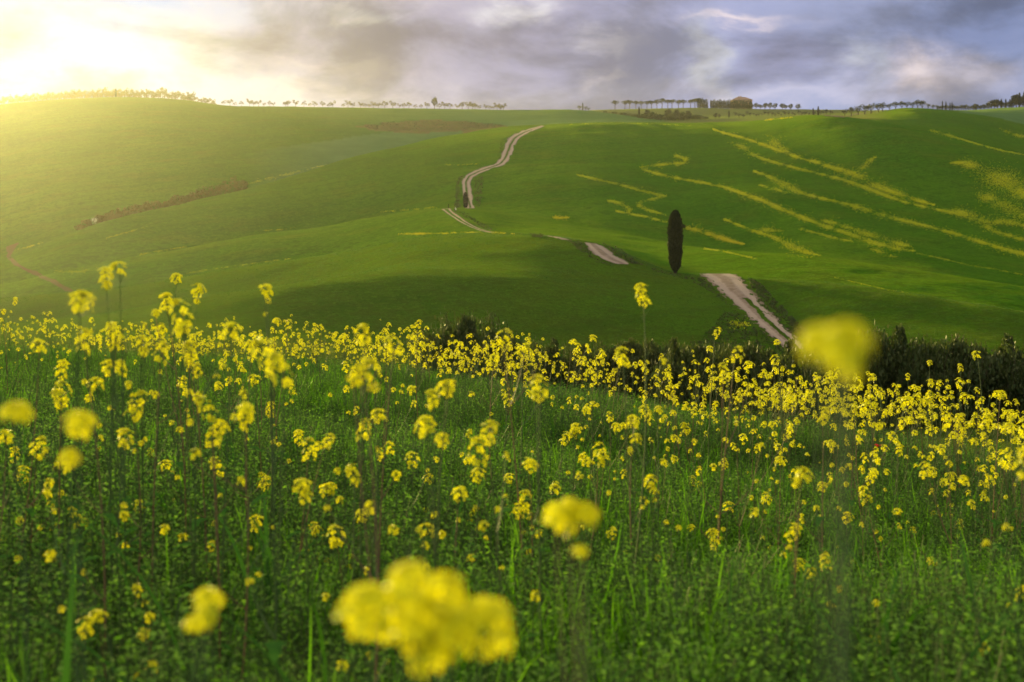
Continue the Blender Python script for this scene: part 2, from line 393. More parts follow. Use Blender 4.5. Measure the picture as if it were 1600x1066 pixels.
mt, t = new_mat('hill_grass')
co = t.new('ShaderNodeTexCoord').outputs['Object']
at = lambda n: t.new('ShaderNodeAttribute', attribute_name=n).outputs['Fac']
nA = t.noise(co, 0.009, 3, .55); nB = t.noise(co, 0.05, 4, .6); nC = t.noise(t.scalev(co, (1, 1, 1)), 0.45, 4, .65); nD = t.noise(co, 3.2, 3, .7)
nS = t.noise(t.scalev(co, (.03, .004, .03)), 1.0, 4, .6)
wv = t.new('ShaderNodeTexWave', wave_type='BANDS', bands_direction='X'); wv.inputs['Scale'].default_value = .019; wv.inputs['Distortion'].default_value = 3.5; wv.inputs['Detail'].default_value = 2.0; wv.inputs['Detail Scale'].default_value = .12
rt = t.new('ShaderNodeVectorRotate', rotation_type='Z_AXIS'); t.l.new(co, rt.inputs[0]); rt.inputs['Angle'].default_value = .95; t.l.new(rt.outputs[0], wv.inputs[0])
nE = t.noise(co, 1.1, 5, .75); nF = t.noise(co, .16, 6, .72); nG = t.noise(t.scalev(co, (.012, .030, .012)), 1.0, 5, .65, .6)
g = t.mix(t.ss(nA, .38, .62), (0.019, 0.082, 0.0022), (0.040, 0.107, 0.0033))
g = t.mix(t.m('MULTIPLY', t.ss(nB, .46, .68), .60), g, (0.063, 0.079, 0.0066))
g = t.mix(t.m('MULTIPLY', t.ss(nS, .50, .66), .55), g, (0.015, 0.062, 0.0033))
g = t.mix(t.m('MULTIPLY', t.ss(nG, .48, .66), .40), g, (0.043, 0.131, 0.0055))
g = t.mix(t.m('MULTIPLY', t.ss(nF, .48, .66), .40), g, (0.055, 0.136, 0.0066))
g = t.mix(t.m('MULTIPLY', t.ss(wv.outputs[1], .88, .985), .55), g, (0.017, 0.064, 0.0033))
g = t.mix(t.m('MULTIPLY', t.ss(nE, .50, .60), .75), g, (0.067, 0.150, 0.0088))
g = t.mix(t.m('MULTIPLY', t.ss(nC, .50, .62), .70), g, (0.012, 0.049, 0.0022))
g = t.mix(t.m('MULTIPLY', t.ss(nD, .50, .60), .75), g, (0.009, 0.036, 0.0011))
blu = t.mix(t.ss(nB, .35, .65), (.050, .105, .042), (.062, .125, .050))
g = t.mix(t.m('MULTIPLY', at('blue'), .85), g, blu)
vin = t.mix(t.ss(nC, .4, .6), (.062, .085, .026), (.085, .082, .034))
g = t.mix(at('vine'), g, vin)
dr = t.mix(t.ss(t.noise(co, .22, 4, .7), .4, .6), (.090, .060, .034), (.070, .075, .025))
g = t.mix(at('dry'), g, dr)
wl = t.mix(t.ss(nC, .4, .65), (.024, .042, .006), (.046, .056, .010))
g = t.mix(at('wild'), g, wl)
p = t.new('ShaderNodeBsdfPrincipled'); t.put(p.inputs['Base Color'], g); p.inputs['Roughness'].default_value = .95; p.inputs['Specular IOR Level'].default_value = 0.0
p.inputs['Sheen Weight'].default_value = .075; p.inputs['Sheen Roughness'].default_value = .33; p.inputs['Sheen Tint'].default_value = (.55, .75, .06, 1)
bm_ = t.new('ShaderNodeBump'); bm_.inputs['Strength'].default_value = .3; bm_.inputs['Distance'].default_value = .35
t.l.new(t.m('ADD', t.m('MULTIPLY', nD, .35), nC), bm_.inputs['Height']); t.l.new(bm_.outputs[0], p.inputs['Normal'])
t.l.new(p.outputs[0], t.out.inputs[0]); M_HILL = mt
M_SOIL = rough_mat('meadow_soil', (.034, .085, .010), (.050, .075, .018), 3.0, 5, .8, 14)

IDX = np.arange(len(UG) * ND).reshape(len(UG), ND)
dmid = (DG[:-1] * DG[1:]) ** .5
for name, lo, hi, mat in [field('meadow_ground', None, 'bank', M_SOIL), field('knoll', 'bank', 'knoll_b', M_HILL), field('hillside', 'knoll_b', 'c2_b', M_HILL),
                          field('hill', 'c2_b', 'ridge_b', M_HILL), field('ridge', 'ridge_b', 'far_b', M_HILL), field('distant_ridge', 'far_b', None, M_HILL)]:
    rl = np.broadcast_to(lo, (len(UG), 1)); rh = np.broadcast_to(hi, (len(UG), 1))
    # one boundary per grid point row keeps neighbours sharing the same edge
    sel = (dmid[None, :] >= rl[:-1]) & (dmid[None, :] < rh[:-1])
    iu, il = np.nonzero(sel)
    q = np.stack([IDX[iu, il], IDX[iu + 1, il], IDX[iu + 1, il + 1], IDX[iu, il + 1]], 1)
    used, inv = np.unique(q, return_inverse=True); q = inv.reshape(q.shape)
    V = np.stack([XG.ravel()[used], YG.ravel()[used], ZG.ravel()[used]], 1)
    me = mesh_np(name, V, q, [mat], smooth=True)
    for an, arr in (('blue', blue), ('vine', vine), ('dry', dry), ('wild', wild)):
        a_ = me.attributes.new(an, 'FLOAT', 'POINT'); a_.data.foreach_set('value', arr.ravel()[used].astype(np.float32))
    tag(link(name, me), kind='structure')
# ------------------------------------------------------------------ road, path, streaks of flowers, scrub
def road_mat():
    m_, t = new_mat('rutted_gravel'); co = t.new('ShaderNodeTexCoord').outputs['Object']
    ac = t.new('ShaderNodeAttribute', attribute_name='across').outputs['Fac']
    wob_ = t.m('MULTIPLY_ADD', t.noise(co, .25, 3, .6), .16, -.08); x = t.m('ADD', ac, wob_)
    r1 = t.m('ABSOLUTE', t.m('SUBTRACT', x, .27)); r2 = t.m('ABSOLUTE', t.m('SUBTRACT', x, .76)); rut = t.ss(t.m('MINIMUM', r1, r2), .06, .17, 1, 0)
    n_ = t.noise(co, 1.1, 6, .7); f_ = t.noise(co, 6.0, 4, .7)
    col = t.mix(t.ss(n_, .38, .64), (.16, .11, .07), (.25, .18, .13))
    col = t.mix(t.m('MULTIPLY', rut, .75), col, (.34, .26, .195))
    col = t.mix(t.m('MULTIPLY', t.ss(f_, .52, .66), .5), col, (.17, .125, .09))
    edge_ = t.ss(t.m('ADD', t.m('MINIMUM', ac, t.m('SUBTRACT', 1.0, ac)), t.m('MULTIPLY_ADD', n_, .3, -.15)), .0, .13, 1, 0)
    col = t.mix(t.m('MULTIPLY', edge_, .7), col, (.11, .09, .045))
    p = t.new('ShaderNodeBsdfPrincipled'); t.put(p.inputs['Base Color'], col); p.inputs['Roughness'].default_value = .95; p.inputs['Specular IOR Level'].default_value = .1
    b_ = t.new('ShaderNodeBump'); b_.inputs['Strength'].default_value = .8; b_.inputs['Distance'].default_value = .15
    t.l.new(t.m('SUBTRACT', t.m('ADD', n_, t.m('MULTIPLY', f_, .4)), t.m('MULTIPLY', rut, .5)), b_.inputs['Height']); t.l.new(b_.outputs[0], p.inputs['Normal'])
    t.l.new(p.outputs[0], t.out.inputs[0]); return m_
M_ROAD = road_mat()
M_EARTH = rough_mat('reddish_earth', (.075, .045, .018), (.06, .055, .015), .3, 5, .4, 2.0)

def resample(pl, n):
    pl = np.asarray(pl, float); s = np.r_[0, np.cumsum(np.hypot(*np.diff(pl, axis=0).T))]
    q = np.linspace(0, s[-1], n); return np.stack([np.interp(q, s, pl[:, 0]), np.interp(q, s, pl[:, 1])], 1)

def strip(name, left, right, mat, n=90, k=26, lift=.06, ragged=.26, median=None, parent=None, dmin=22.0, smooth_ends=(0, 0)):
    """a sheet on the land between two traced edges; ragged at the edges, open where grass grows down its middle"""
    L, Rr = resample(left, n), resample(right, n); w_ = np.linspace(0, 1, k)
    P = L[:, None] * (1 - w_)[None, :, None] + Rr[:, None] * w_[None, :, None]
    G = pix2ground(P[..., 0].ravel(), P[..., 1].ravel(), dmin); G[:, 2] += lift
    mid = .5 * (np.arange(n - 1) + .5) / (n - 1) * 2; wc = (w_[:-1] + w_[1:]) / 2
    A, B = np.meshgrid(np.linspace(0, 1, n)[:-1], wc, indexing='ij')
    e = fbm(A * n / 6 + 3, B * k / 6, 5); edge = np.minimum(B, 1 - B)
    keep = edge > (e - .32) * ragged * 2
    if median is not None:
        a0, a1, c0, hw = median
        m_ = (np.abs(B - c0 - (fbm(A * 9, A * 0, 2) - .5) * .12) < hw * (.4 + 1.1 * e)) & (A > a0) & (A < a1)
        keep &= ~m_
    id_ = np.arange(n * k).reshape(n, k); i, j = np.nonzero(keep)
    q = np.stack([id_[i, j], id_[i, j + 1], id_[i + 1, j + 1], id_[i + 1, j]], 1)
    c0 = G.reshape(n, k, 3); span = np.linalg.norm(c0[i, j] - c0[i + 1, j + 1], axis=1)
    q = q[span < 30]
    nrm = np.cross(G[q[0, 1]] - G[q[0, 0]], G[q[0, 3]] - G[q[0, 0]])
    if nrm[2] < 0: q = q[:, ::-1]
    me = mesh_np(name, G, q, [mat], smooth=True)
    a_ = me.attributes.new('across', 'FLOAT', 'POINT'); a_.data.foreach_set('value', np.tile(w_, n).astype(np.float32))
    return link(name, me, parent)

tag(strip('road', [(1086, 428), (1100, 437), (1115, 451), (1131, 465), (1148, 480), (1166, 497), (1185, 513), (1205, 530), (1222, 545), (1236, 558)],
      [(1150, 428.5), (1162, 434), (1169, 445), (1182, 460), (1197, 478), (1214, 496), (1231, 512), (1249, 530), (1263, 545), (1276, 558)],
      M_ROAD, 280, 64, ragged=.28, median=(.30, 1.0, .57, .085)), kind='structure')
tag(strip('road', [(910, 379), (917, 389), (926, 399), (941, 407), (960, 413)], [(939, 382.5), (948, 388), (962, 398), (974, 406), (988, 414)], M_ROAD, 50, 20), kind='structure')
tag(strip('road', [(846, 368), (862, 371), (876, 375)], [(858, 368.5), (874, 371), (893, 376)], M_ROAD, 30, 10), kind='structure')
tag(strip('road', [(688, 327.5), (702, 337), (715, 346), (733, 355), (748, 360.5), (764, 363.8)], [(704, 326), (714, 335), (728, 346), (746, 356), (760, 361), (775, 363.9)],
      M_ROAD, 90, 26, median=(.0, .85, .5, .17)), kind='structure')
tag(strip('road', [(726, 326), (723, 312), (721, 298), (720, 284), (726, 274), (740, 267), (757, 261), (774, 255), (781, 246), (784, 234), (788, 222), (796, 213), (813, 205), (832, 199.5), (846, 196.5)],
      [(743, 326), (740, 312), (738, 300), (736, 286), (741, 277), (754, 270), (770, 264.5), (789, 258), (799, 248), (804, 238), (807, 226), (813, 216), (826, 208), (840, 202), (852, 197.5)],
      M_ROAD, 200, 30, lift=.1, median=(.0, .9, .52, .07)), kind='structure')
tag(strip('path', [(4, 388), (8, 402), (22, 416), (50, 430), (77, 443), (102, 456)], [(38, 376), (16, 398), (33, 415), (62, 426), (93, 440), (118, 456)], M_EARTH, 70, 14, lift=.1, ragged=.35), kind='structure')
tag(strip('path', [(1286, 182), (1318, 184.5), (1352, 179), (1390, 170.5)], [(1290, 180), (1318, 181), (1350, 175.5), (1388, 168.5)], rough_mat('dry_verge', (.13, .09, .05), (.10, .085, .04), .2), 60, 8, lift=.2, ragged=.3), kind='structure')

M_YEL = leaf_mat('mustard_bloom_far', (.78, .70, .005), (.34, .42, .010), .25, (1.1, 1.0, .5))
M_YELB = leaf_mat('mustard_bloom_bright', (.72, .60, .006), (.55, .50, .01), .25, (1.1, 1.0, .5))

def scatter(name, pts, sizes, mats, n_each=3, fat=.9, lift=.35, frac=None, up=.3):
    """low clumps standing on the land at PTS, as one uncountable mass"""
    c_ = np.repeat(pts, n_each, 0); s_ = np.repeat(sizes, n_each)
    c_ = c_ + rng.normal(size=c_.shape) * (s_ * .35)[:, None] * np.array([1, 1, .35]); c_[:, 2] += s_ * lift
    v, q = leaf_cloud(c_, s_ * rng.uniform(.6, 1.2, len(s_)), fat, up)
    mi = None
    if len(mats) > 1: mi = (rng.random(len(q)) < (frac or .5)).astype(int)
    return tag(link(name, mesh_np(name, v, q, mats, mi)), kind='stuff')

def streak(pl, width, n, size=.5, spread=None, bright=False, dmin=60.0):
    pl = np.asarray(pl, float); sg = np.r_[0, np.cumsum(np.hypot(*np.diff(pl, axis=0).T))]
    wk = np.broadcast_to(np.asarray(width, float), (len(pl),))
    # clumps gather in runs along the streak
    q = rng.random(n * 9) * sg[-1]; dens = fbm(q / 9 + pl[0, 0], q * 0 + pl[0, 1], 3); q = q[rng.random(len(q)) < np.clip((dens - .30) * 2.6, .08, 1)][:int(n * 3.9)]
    x = np.interp(q, sg, pl[:, 0]); y = np.interp(q, sg, pl[:, 1]); w_ = np.interp(q, sg, wk)
    dx = np.interp(q, sg, np.gradient(pl[:, 0])); dy = np.interp(q, sg, np.gradient(pl[:, 1])); l = np.hypot(dx, dy) + 1e-6
    off = rng.normal(size=len(q)) * w_ * .31
    off = np.where(rng.random(len(q)) < .25, off * 2.6, off)
    g_ = pix2ground(x - dy / l * off + rng.normal(size=len(q)) * w_ * .6, y + dx / l * off * .8 + rng.normal(size=len(q)) * .4, dmin)
    sz = size * .36 * rng.uniform(.5, 1.3, len(q)) * np.clip(g_[:, 1] / 400, .45, 1.5)
    scatter('wildflowers', g_, sz, [M_YELB if bright else M_YEL], 2, .8, .3)

Z3 = lambda pl, sc, ox, oy: [(ox + a / sc, oy + b / sc) for a, b in pl]
zA = lambda *pl: Z3(pl, 3.2, 1100, 180)
streak(zA((45, 70), (100, 90), (200, 115), (290, 145), (380, 180), (480, 215), (560, 235), (640, 262), (720, 285), (800, 320), (870, 360), (960, 390), (1060, 425), (1150, 450)),
       [1.5, 2, 3, 3, 3.5, 4, 4, 5, 7, 10, 9, 7, 5, 2], 2600)
streak(zA((310, 95), (340, 125), (370, 160), (420, 185)), [5, 8, 7, 3], 260)
streak(zA((860, 205), (820, 240), (790, 270)), [3, 4, 4], 120)
streak(zA((130, 135), (190, 160), (230, 190), (300, 222), (400, 250), (500, 275), (600, 300), (700, 325), (800, 360), (900, 400), (1000, 435), (1150, 470), (1300, 500), (1380, 540), (1450, 580), (1600, 625)),
       [3, 6, 5, 3, 3, 3, 3.5, 4, 4.5, 4, 3, 3, 5, 6, 5, 4], 2600)
streak(zA((1230, 470), (1330, 500), (1430, 540), (1500, 530), (1640, 560)), [5, 9, 9, 8, 4], 800)
streak(zA((250, 280), (330, 310), (400, 345), (470, 385), (560, 410), (650, 430), (750, 455), (850, 490), (950, 515), (1050, 540), (1150, 565), (1260, 595), (1400, 640), (1500, 670), (1600, 695), (1680, 715)),
       [2, 4, 8, 5, 3, 3, 5, 8, 6, 4, 4, 4, 5, 5, 5, 4], 2800)
streak(zA((280, 350), (350, 370), (420, 390)), [2, 4, 2], 130)
streak(zA((0, 340), (100, 360), (200, 395), (300, 430), (400, 475), (500, 515), (600, 555), (700, 585), (800, 620), (850, 640), (950, 665), (1050, 680)),
       [2, 3, 4, 4.5, 5, 5, 5, 5, 6, 7, 7, 3], 2300)
streak(zA((590, 525), (700, 555), (800, 590), (900, 620), (1030, 660)), [4, 6, 7, 8, 5], 620)
streak(zA((100, 520), (170, 550), (250, 580), (330, 605), (400, 635), (440, 660), (520, 690), (580, 702)), [2, 2.5, 4, 4, 6, 9, 5, 2], 900)
streak(zA((270, 570), (330, 575), (390, 580)), [5, 8, 4], 120)
streak(zA((480, 570), (560, 590), (650, 615), (740, 632)), [3, 3, 3, 2], 180)
streak(zA((840, 670), (900, 690), (960, 712)), [3, 4, 3], 70)
streak(zA((1230, 240), (1300, 238), (1370, 265), (1440, 300), (1500, 330), (1560, 370), (1640, 400)), [2, 7, 12, 20, 22, 20, 14], 2300)
streak(zA((1370, 390), (1430, 420), (1500, 450), (1600, 500), (1680, 540)), [8, 11, 14, 14, 10], 1000)
streak(zA((1130, 75), (1200, 95), (1300, 125), (1400, 155), (1500, 180), (1660, 210)), [2, 3.5, 1.3, 1.3, 1.5, 1.5], 480)
streak(zA((1480, 65), (1540, 95), (1620, 115)), [3, 4, 4], 160)
streak(zA((0, 668), (90, 680), (180, 700), (270, 722)), 1.2, 170)
streak(zA((650, 812), (780, 842), (900, 870), (1020, 890)), 1.0, 130, .3)
streak(zA((1060, 690), (1200, 720), (1320, 750), (1450, 770), (1600, 800)), 1.6, 200, .4)
streak([(1055, 243), (1072, 249), (1070, 255), (1040, 257), (1002, 261), (1010, 267), (1035, 274), (1070, 281), (1110, 288)], [3, 4, 4, 3.5, 3, 3.5, 4, 3, 2.5], 1100)
streak([(900, 273), (930, 280), (965, 288), (1000, 298), (1040, 307)], [1.5, 2.5, 2.5, 3, 3], 560)
streak([(1038, 307), (1000, 316), (998, 322), (1016, 330), (1040, 336)], [3, 3, 3, 3, 2], 330)
streak([(947, 313), (970, 318), (984, 327), (982, 333)], [2, 3.5, 4, 2], 240)
streak([(962, 330), (986, 335), (1010, 339), (1043, 348)], [1.5, 2, 2, 2.5], 330)
streak([(1064, 354), (1094, 361), (1121, 370), (1142, 377), (1163, 382)], [4, 6, 5, 3.5, 1.2], 1000, bright=True)
streak([(862, 339), (875, 341), (888, 340)], [2, 3.5, 2], 140, bright=True)
streak([(622, 366), (660, 365.4), (702, 365)], [1.2, 2.0, 1.2], 420, .4, bright=True)
streak([(704, 364), (760, 363), (815, 366)], 1.3, 150, .4, bright=True)
streak([(596, 331), (640, 328), (682, 324)], 1.6, 95, .32)
streak([(692, 257.5), (720, 258), (748, 256)], 1.2, 55, .32)
streak([(387, 288), (413, 281), (455, 271), (512, 257)], [2, 4, 3, 1.5], 210, .32)
streak([(23, 391), (45, 386), (66, 379)], 1.6, 55, .32)
streak([(218, 398), (247, 393), (290, 386)], 1.8, 85, .32)
streak([(85, 424), (123, 425), (156, 418)], 4, 80, .32)
streak([(292, 427), (357, 417), (455, 404)], 1.6, 115, .32)
streak([(166, 372), (200, 363), (230, 354)], 1.2, 40, .32)
streak([(400, 361), (440, 359), (470, 353)], 1.0, 35, .32)
streak([(890, 195), (960, 191.5), (1040, 195), (1080, 197)], .8, 130, .35)
streak([(1195, 188), (1215, 186), (1238, 183.5)], 1.0, 130, .5, bright=True)
streak([(1145, 505), (1165, 508)], [6, 6], 60, .8, dmin=60)

# dry scrub on the road banks and on the bare patch below the skyline
M_DRY = leaf_mat('dry_scrub', (.090, .070, .034), (.050, .062, .018), .3)
M_DARK = leaf_mat('dark_scrub', (.024, .060, .008), (.050, .060, .018), .3)
def polyscatter(poly, n, size, mats, frac=.5, n_each=3, dmin=22.0, name='scrub', up=.5):
    poly = np.asarray(poly, float); lo, hi = poly.min(0), poly.max(0)
    p_ = lo + rng.random((n * 4, 2)) * (hi - lo); p_ = p_[inside([tuple(a) for a in poly], p_[:, 0], p_[:, 1])]
    p_ = p_[fbm(p_[:, 0] / 9, p_[:, 1] / 9, 3) + rng.random(len(p_)) * .35 > .5][:n]
    g_ = pix2ground(p_[:, 0], p_[:, 1], dmin)
    return scatter(name, g_, size * .5 * rng.uniform(.4, 1.3, len(g_)), mats, n_each * 3, .3, .3, frac, up)
polyscatter([(1168, 432), (1190, 445), (1212, 470), (1262, 520), (1290, 556), (1268, 552), (1232, 508), (1198, 474), (1172, 446)], 1500, .42, [M_DRY, M_DARK], .6)
polyscatter([(1086, 428), (1100, 437), (1131, 466), (1166, 498), (1205, 531), (1236, 558), (1232, 562), (1198, 532), (1160, 500), (1124, 468), (1094, 440)], 700, .38, [M_DARK, M_DRY], .3)
polyscatter([(1150, 429), (1170, 444), (1198, 477), (1232, 511), (1276, 557), (1270, 557), (1225, 512), (1192, 479), (1165, 447)], 700, .38, [M_DRY, M_DARK], .4)
polyscatter([(1130, 486), (1150, 492), (1240, 560), (1238, 585), (1060, 580), (1030, 552), (1095, 530), (1120, 505)], 1500, .38, [M_DARK, M_DRY], .35)
polyscatter([(1010, 417), (1052, 428), (1100, 436), (1128, 466), (1080, 440), (1020, 424)], 420, .4, [M_DRY, M_DARK], .5)
polyscatter([(885, 374), (910, 378), (926, 402), (962, 415), (935, 412), (905, 392)], 300, .4, [M_DARK, M_DRY], .4)
polyscatter([(940, 380), (965, 386), (992, 408), (1010, 415), (985, 412), (960, 397)], 320, .5, [M_DARK, M_DRY], .4)
polyscatter([(828, 364), (850, 366), (846, 371), (832, 371)], 60, .5, [M_DRY, M_DARK], .4)
polyscatter([(726, 272), (718, 284), (719, 325), (710, 325), (714, 280)], 240, .8, [M_DRY, M_DARK], .4, name='scrub')
polyscatter([(740, 282), (752, 274), (756, 280), (750, 325), (744, 325)], 240, .8, [M_DRY, M_DARK], .4)
polyscatter([(776, 252), (783, 222), (812, 203), (840, 195), (838, 198), (800, 212), (788, 226), (782, 250)], 260, .9, [M_DRY, M_DARK], .4)
polyscatter([(704, 326), (724, 330), (775, 362), (764, 361), (738, 348)], 220, .6, [M_DRY, M_DARK], .5)
polyscatter([(566, 196), (600, 191), (660, 188), (720, 189), (790, 195.5), (802, 198), (720, 203), (620, 206), (583, 203.5)], 1900, 1.1, [M_DRY, M_DARK], .35)
# ------------------------------------------------------------------ trees, bushes, the farmhouse
M_BARK = rough_mat('bark', (.060, .045, .032), (.095, .072, .050), 4.0, 5, .6, 12)
M_CYP = leaf_mat('cypress_foliage', (.012, .022, .006), (.042, .048, .017), .22)
M_CYPF = leaf_mat('cypress_foliage_far', (.007, .012, .005), (.014, .018, .007), .04)
M_PINE = leaf_mat('pine_foliage', (.016, .024, .010), (.032, .038, .016), .12)
M_ORCH = leaf_mat('orchard_foliage', (.070, .060, .028), (.110, .085, .040), .25)
M_OLIVE = leaf_mat('olive_foliage', (.036, .046, .022), (.065, .072, .040), .18)
M_BUSH = leaf_mat('bush_foliage', (.028, .054, .010), (.080, .090, .026), .32)
M_HEDGE = leaf_mat('bare_hedge', (.110, .070, .022), (.065, .065, .018), .35)
M_WHITE = leaf_mat('white_blossom', (.75, .70, .66), (.62, .58, .50), .3, (1, 1, 1))

def ball(n, rx, rz, z0, lump=.25, hollow=.45, seed=0):
    g = np.random.default_rng(seed); d = g.normal(size=(n, 3)); d /= np.linalg.norm(d, axis=1)[:, None]
    k = 7; cs = g.normal(size=(k, 3)); cs /= np.linalg.norm(cs, axis=1)[:, None]
    amp = 1 - lump + lump * 1.6 * np.exp(-4 * (1 - (d @ cs.T).max(1)))
    r = (hollow + (1 - hollow) * g.random(n) ** .5) * amp
    return d * r[:, None] * np.array([rx, rx, rz]) + np.array([0, 0, z0])
def spindle(n, h, r, z0, seed, ribs=9):
    g = np.random.default_rng(seed); s = g.random(n); th = g.random(n) * 2 * math.pi
    prof = np.interp(s, [0, .06, .2, .5, .75, .9, .97, 1], [.42, .72, .93, 1.0, .86, .56, .32, .08])
    rr = r * prof * (1 + .10 * np.sin(ribs * th + 3 * np.sin(s * 9)) + .07 * np.sin(23 * s + 2 * th)) * (.72 + .33 * g.random(n))
    return np.stack([rr * np.cos(th), rr * np.sin(th), z0 + s * (h - z0)], 1)
def crown_mesh(name, pts, size, mat, aspect=.6, up=0., seed=1, dirs=None):
    g = np.random.default_rng(seed); v, q = leaf_cloud(pts, size * g.uniform(.6, 1.3, len(pts)), aspect, up, g, dirs)
    return mesh_np(name, v, q, [mat])
def trunk_mesh(h, r, limbs=0, reach=1.0, seed=0, lean=.0, top=None):
    g = random.Random(seed); mb = MB()
    pts = [(0, 0, -.4)] + [(lean * s * h * g.uniform(.6, 1), lean * .3 * s * h, h * s) for s in (.3, .6, 1.0)]
    mb.tube(pts, [r * 1.35, r, r * .8, r * .55], 6)
    for k in range(limbs):
        a = 2 * math.pi * (k + g.random() * .6) / limbs; z0 = h * g.uniform(.55, .98); up = g.uniform(.6, 1.1) * reach
        p0 = (pts[-1][0] * z0 / h, pts[-1][1] * z0 / h, z0)
        p1 = (p0[0] + math.cos(a) * reach * .5, p0[1] + math.sin(a) * reach * .5, z0 + up * .6)
        p2 = (p0[0] + math.cos(a) * reach, p0[1] + math.sin(a) * reach, z0 + up * 1.25)
        mb.tube([p0, p1, p2], [r * .5, r * .33, r * .12], 5)
    return mb.mesh('trunk', [M_BARK], True)

KINDS = {}
def kind(name, variants): KINDS[name] = variants        # variants: (trunk mesh or None, crown mesh, nominal height)
kind('orchard', [(trunk_mesh(2.4, .12, 5, 1.3, s_), crown_mesh('crown', np.concatenate([
        ball(34, .85, 1.0, 0, .3, .2, 40 * s_ + k) + np.array([math.cos(k * 1.3 + s_) * 1.15, math.sin(k * 1.3 + s_) * 1.15, 2.7 + (k % 3) * .95]) for k in range(5)]), .62, M_ORCH, .6, .3, s_), 4.7) for s_ in range(5)])
kind('orchard_low', [(trunk_mesh(1.6, .12, 5, 1.2, s_), crown_mesh('crown', np.concatenate([ball(40, .9, 1.2, 0, .3, .2, 840 * s_ + k) + np.array([math.cos(k * 1.3 + s_) * 1.0, math.sin(k * 1.3 + s_) * 1.0, 1.2 + (k % 4) * .95]) for k in range(6)]), .6, M_ORCH, .6, .4, s_), 5.0) for s_ in range(5)])
kind('pine', [(trunk_mesh(7.2, .28, 6, 2.4, s_, .02), crown_mesh('crown', np.concatenate([
        ball(330, 3.5, 2.2, 8.9, .35, .35, s_), ball(120, 1.8, 1.4, 9.8, .3, .3, s_ + 9) + np.array([1.8 - s_ * .7, 0, 0])]), .75, M_PINE, .7, 0, s_), 10.1) for s_ in range(4)])
kind('oak', [(trunk_mesh(3.0, .30, 5, 2.2, s_ + 20), crown_mesh('crown', np.concatenate([
        ball(420, 3.6, 3.4, 5.2, .35, .4, s_ + 20), ball(120, 2.0, 1.8, 7.0, .3, .3, s_ + 33) + np.array([1.2 * (-1) ** s_, 0, 0])]), .85, M_PINE, .7, 0, s_), 8.0) for s_ in range(4)])
kind('windbreak', [(trunk_mesh(2.0, .25, 0, 1, s_ + 25), crown_mesh('crown', np.concatenate([ball(420, 2.9, 4.7, 4.5, .25, .35, s_ + 120), ball(160, 2.7, 2.2, 2.0, .2, .3, s_ + 133)]), .85, M_PINE, .7, .2, s_), 7.5) for s_ in range(4)])
kind('olive', [(trunk_mesh(1.7, .2, 5, 1.3, s_ + 50, .08), crown_mesh('crown', np.concatenate([
        ball(60, 1.15, 1.0, 0, .3, .3, 50 + 7 * s_ + k) + np.array([math.cos(k * 1.6 + s_) * .95, math.sin(k * 1.6 + s_) * .95, 2.9 + .6 * (k % 3)]) for k in range(5)]), .5, M_OLIVE, .6, 0, s_), 4.2) for s_ in range(4)])
kind('cypress', [(trunk_mesh(2.0, .2, 0, 1, s_ + 70), crown_mesh('crown', spindle(1100, 12, 1.0 + .12 * s_, .35, s_ + 70, 5), .75, M_CYPF, .5, .8, s_), 12.0) for s_ in range(3)])
kind('bush', [(None, crown_mesh('bush', np.concatenate([ball(170, 1.6, 1.2, .95, .4, .4, 90 + s_), ball(70, .9, .8, 1.4, .3, .4, 95 + s_) + np.array([.9 * (-1) ** s_, 0, 0])]), .5, M_BUSH, .7, .2, s_), 2.4) for s_ in range(4)])
_cnt = [0]
def tree(k, name, x, y, h, label, cat, group=None, z=None, wide=1.0):
    """a thing: an Empty at its foot, with its trunk and crown"""
    tr, cr, h0 = KINDS[k][_cnt[0] % len(KINDS[k])]; _cnt[0] += 1
    z = gz(x, y) if z is None else z; s = h / h0
    if tr is None:
        o = link(name, cr); o.location = (x, y, z); o.scale = (s * wide, s * wide, s)
    else:
        o = empty(name, (x, y, z)); o.scale = (s * wide, s * wide, s)
        link('trunk', tr, o); link('crown', cr, o)
    o.rotation_euler = (0, 0, R.random() * 6.28)
    return tag(o, label, cat, group)
def at_d(px, d): return ((px - CX) / F * d, d)
def by_d(k, name, px, d, hpx, *a, **kw):
    x, y = at_d(px, d); return tree(k, name, x, y, hpx * d / F, *a, **kw)
def by_px(k, name, px, py, hpx, *a, dmin=300., **kw):
    p_ = pix2ground(px, py, dmin)[0]; return tree(k, name, p_[0], p_[1], hpx * p_[1] / F, *a, z=p_[2], **kw)

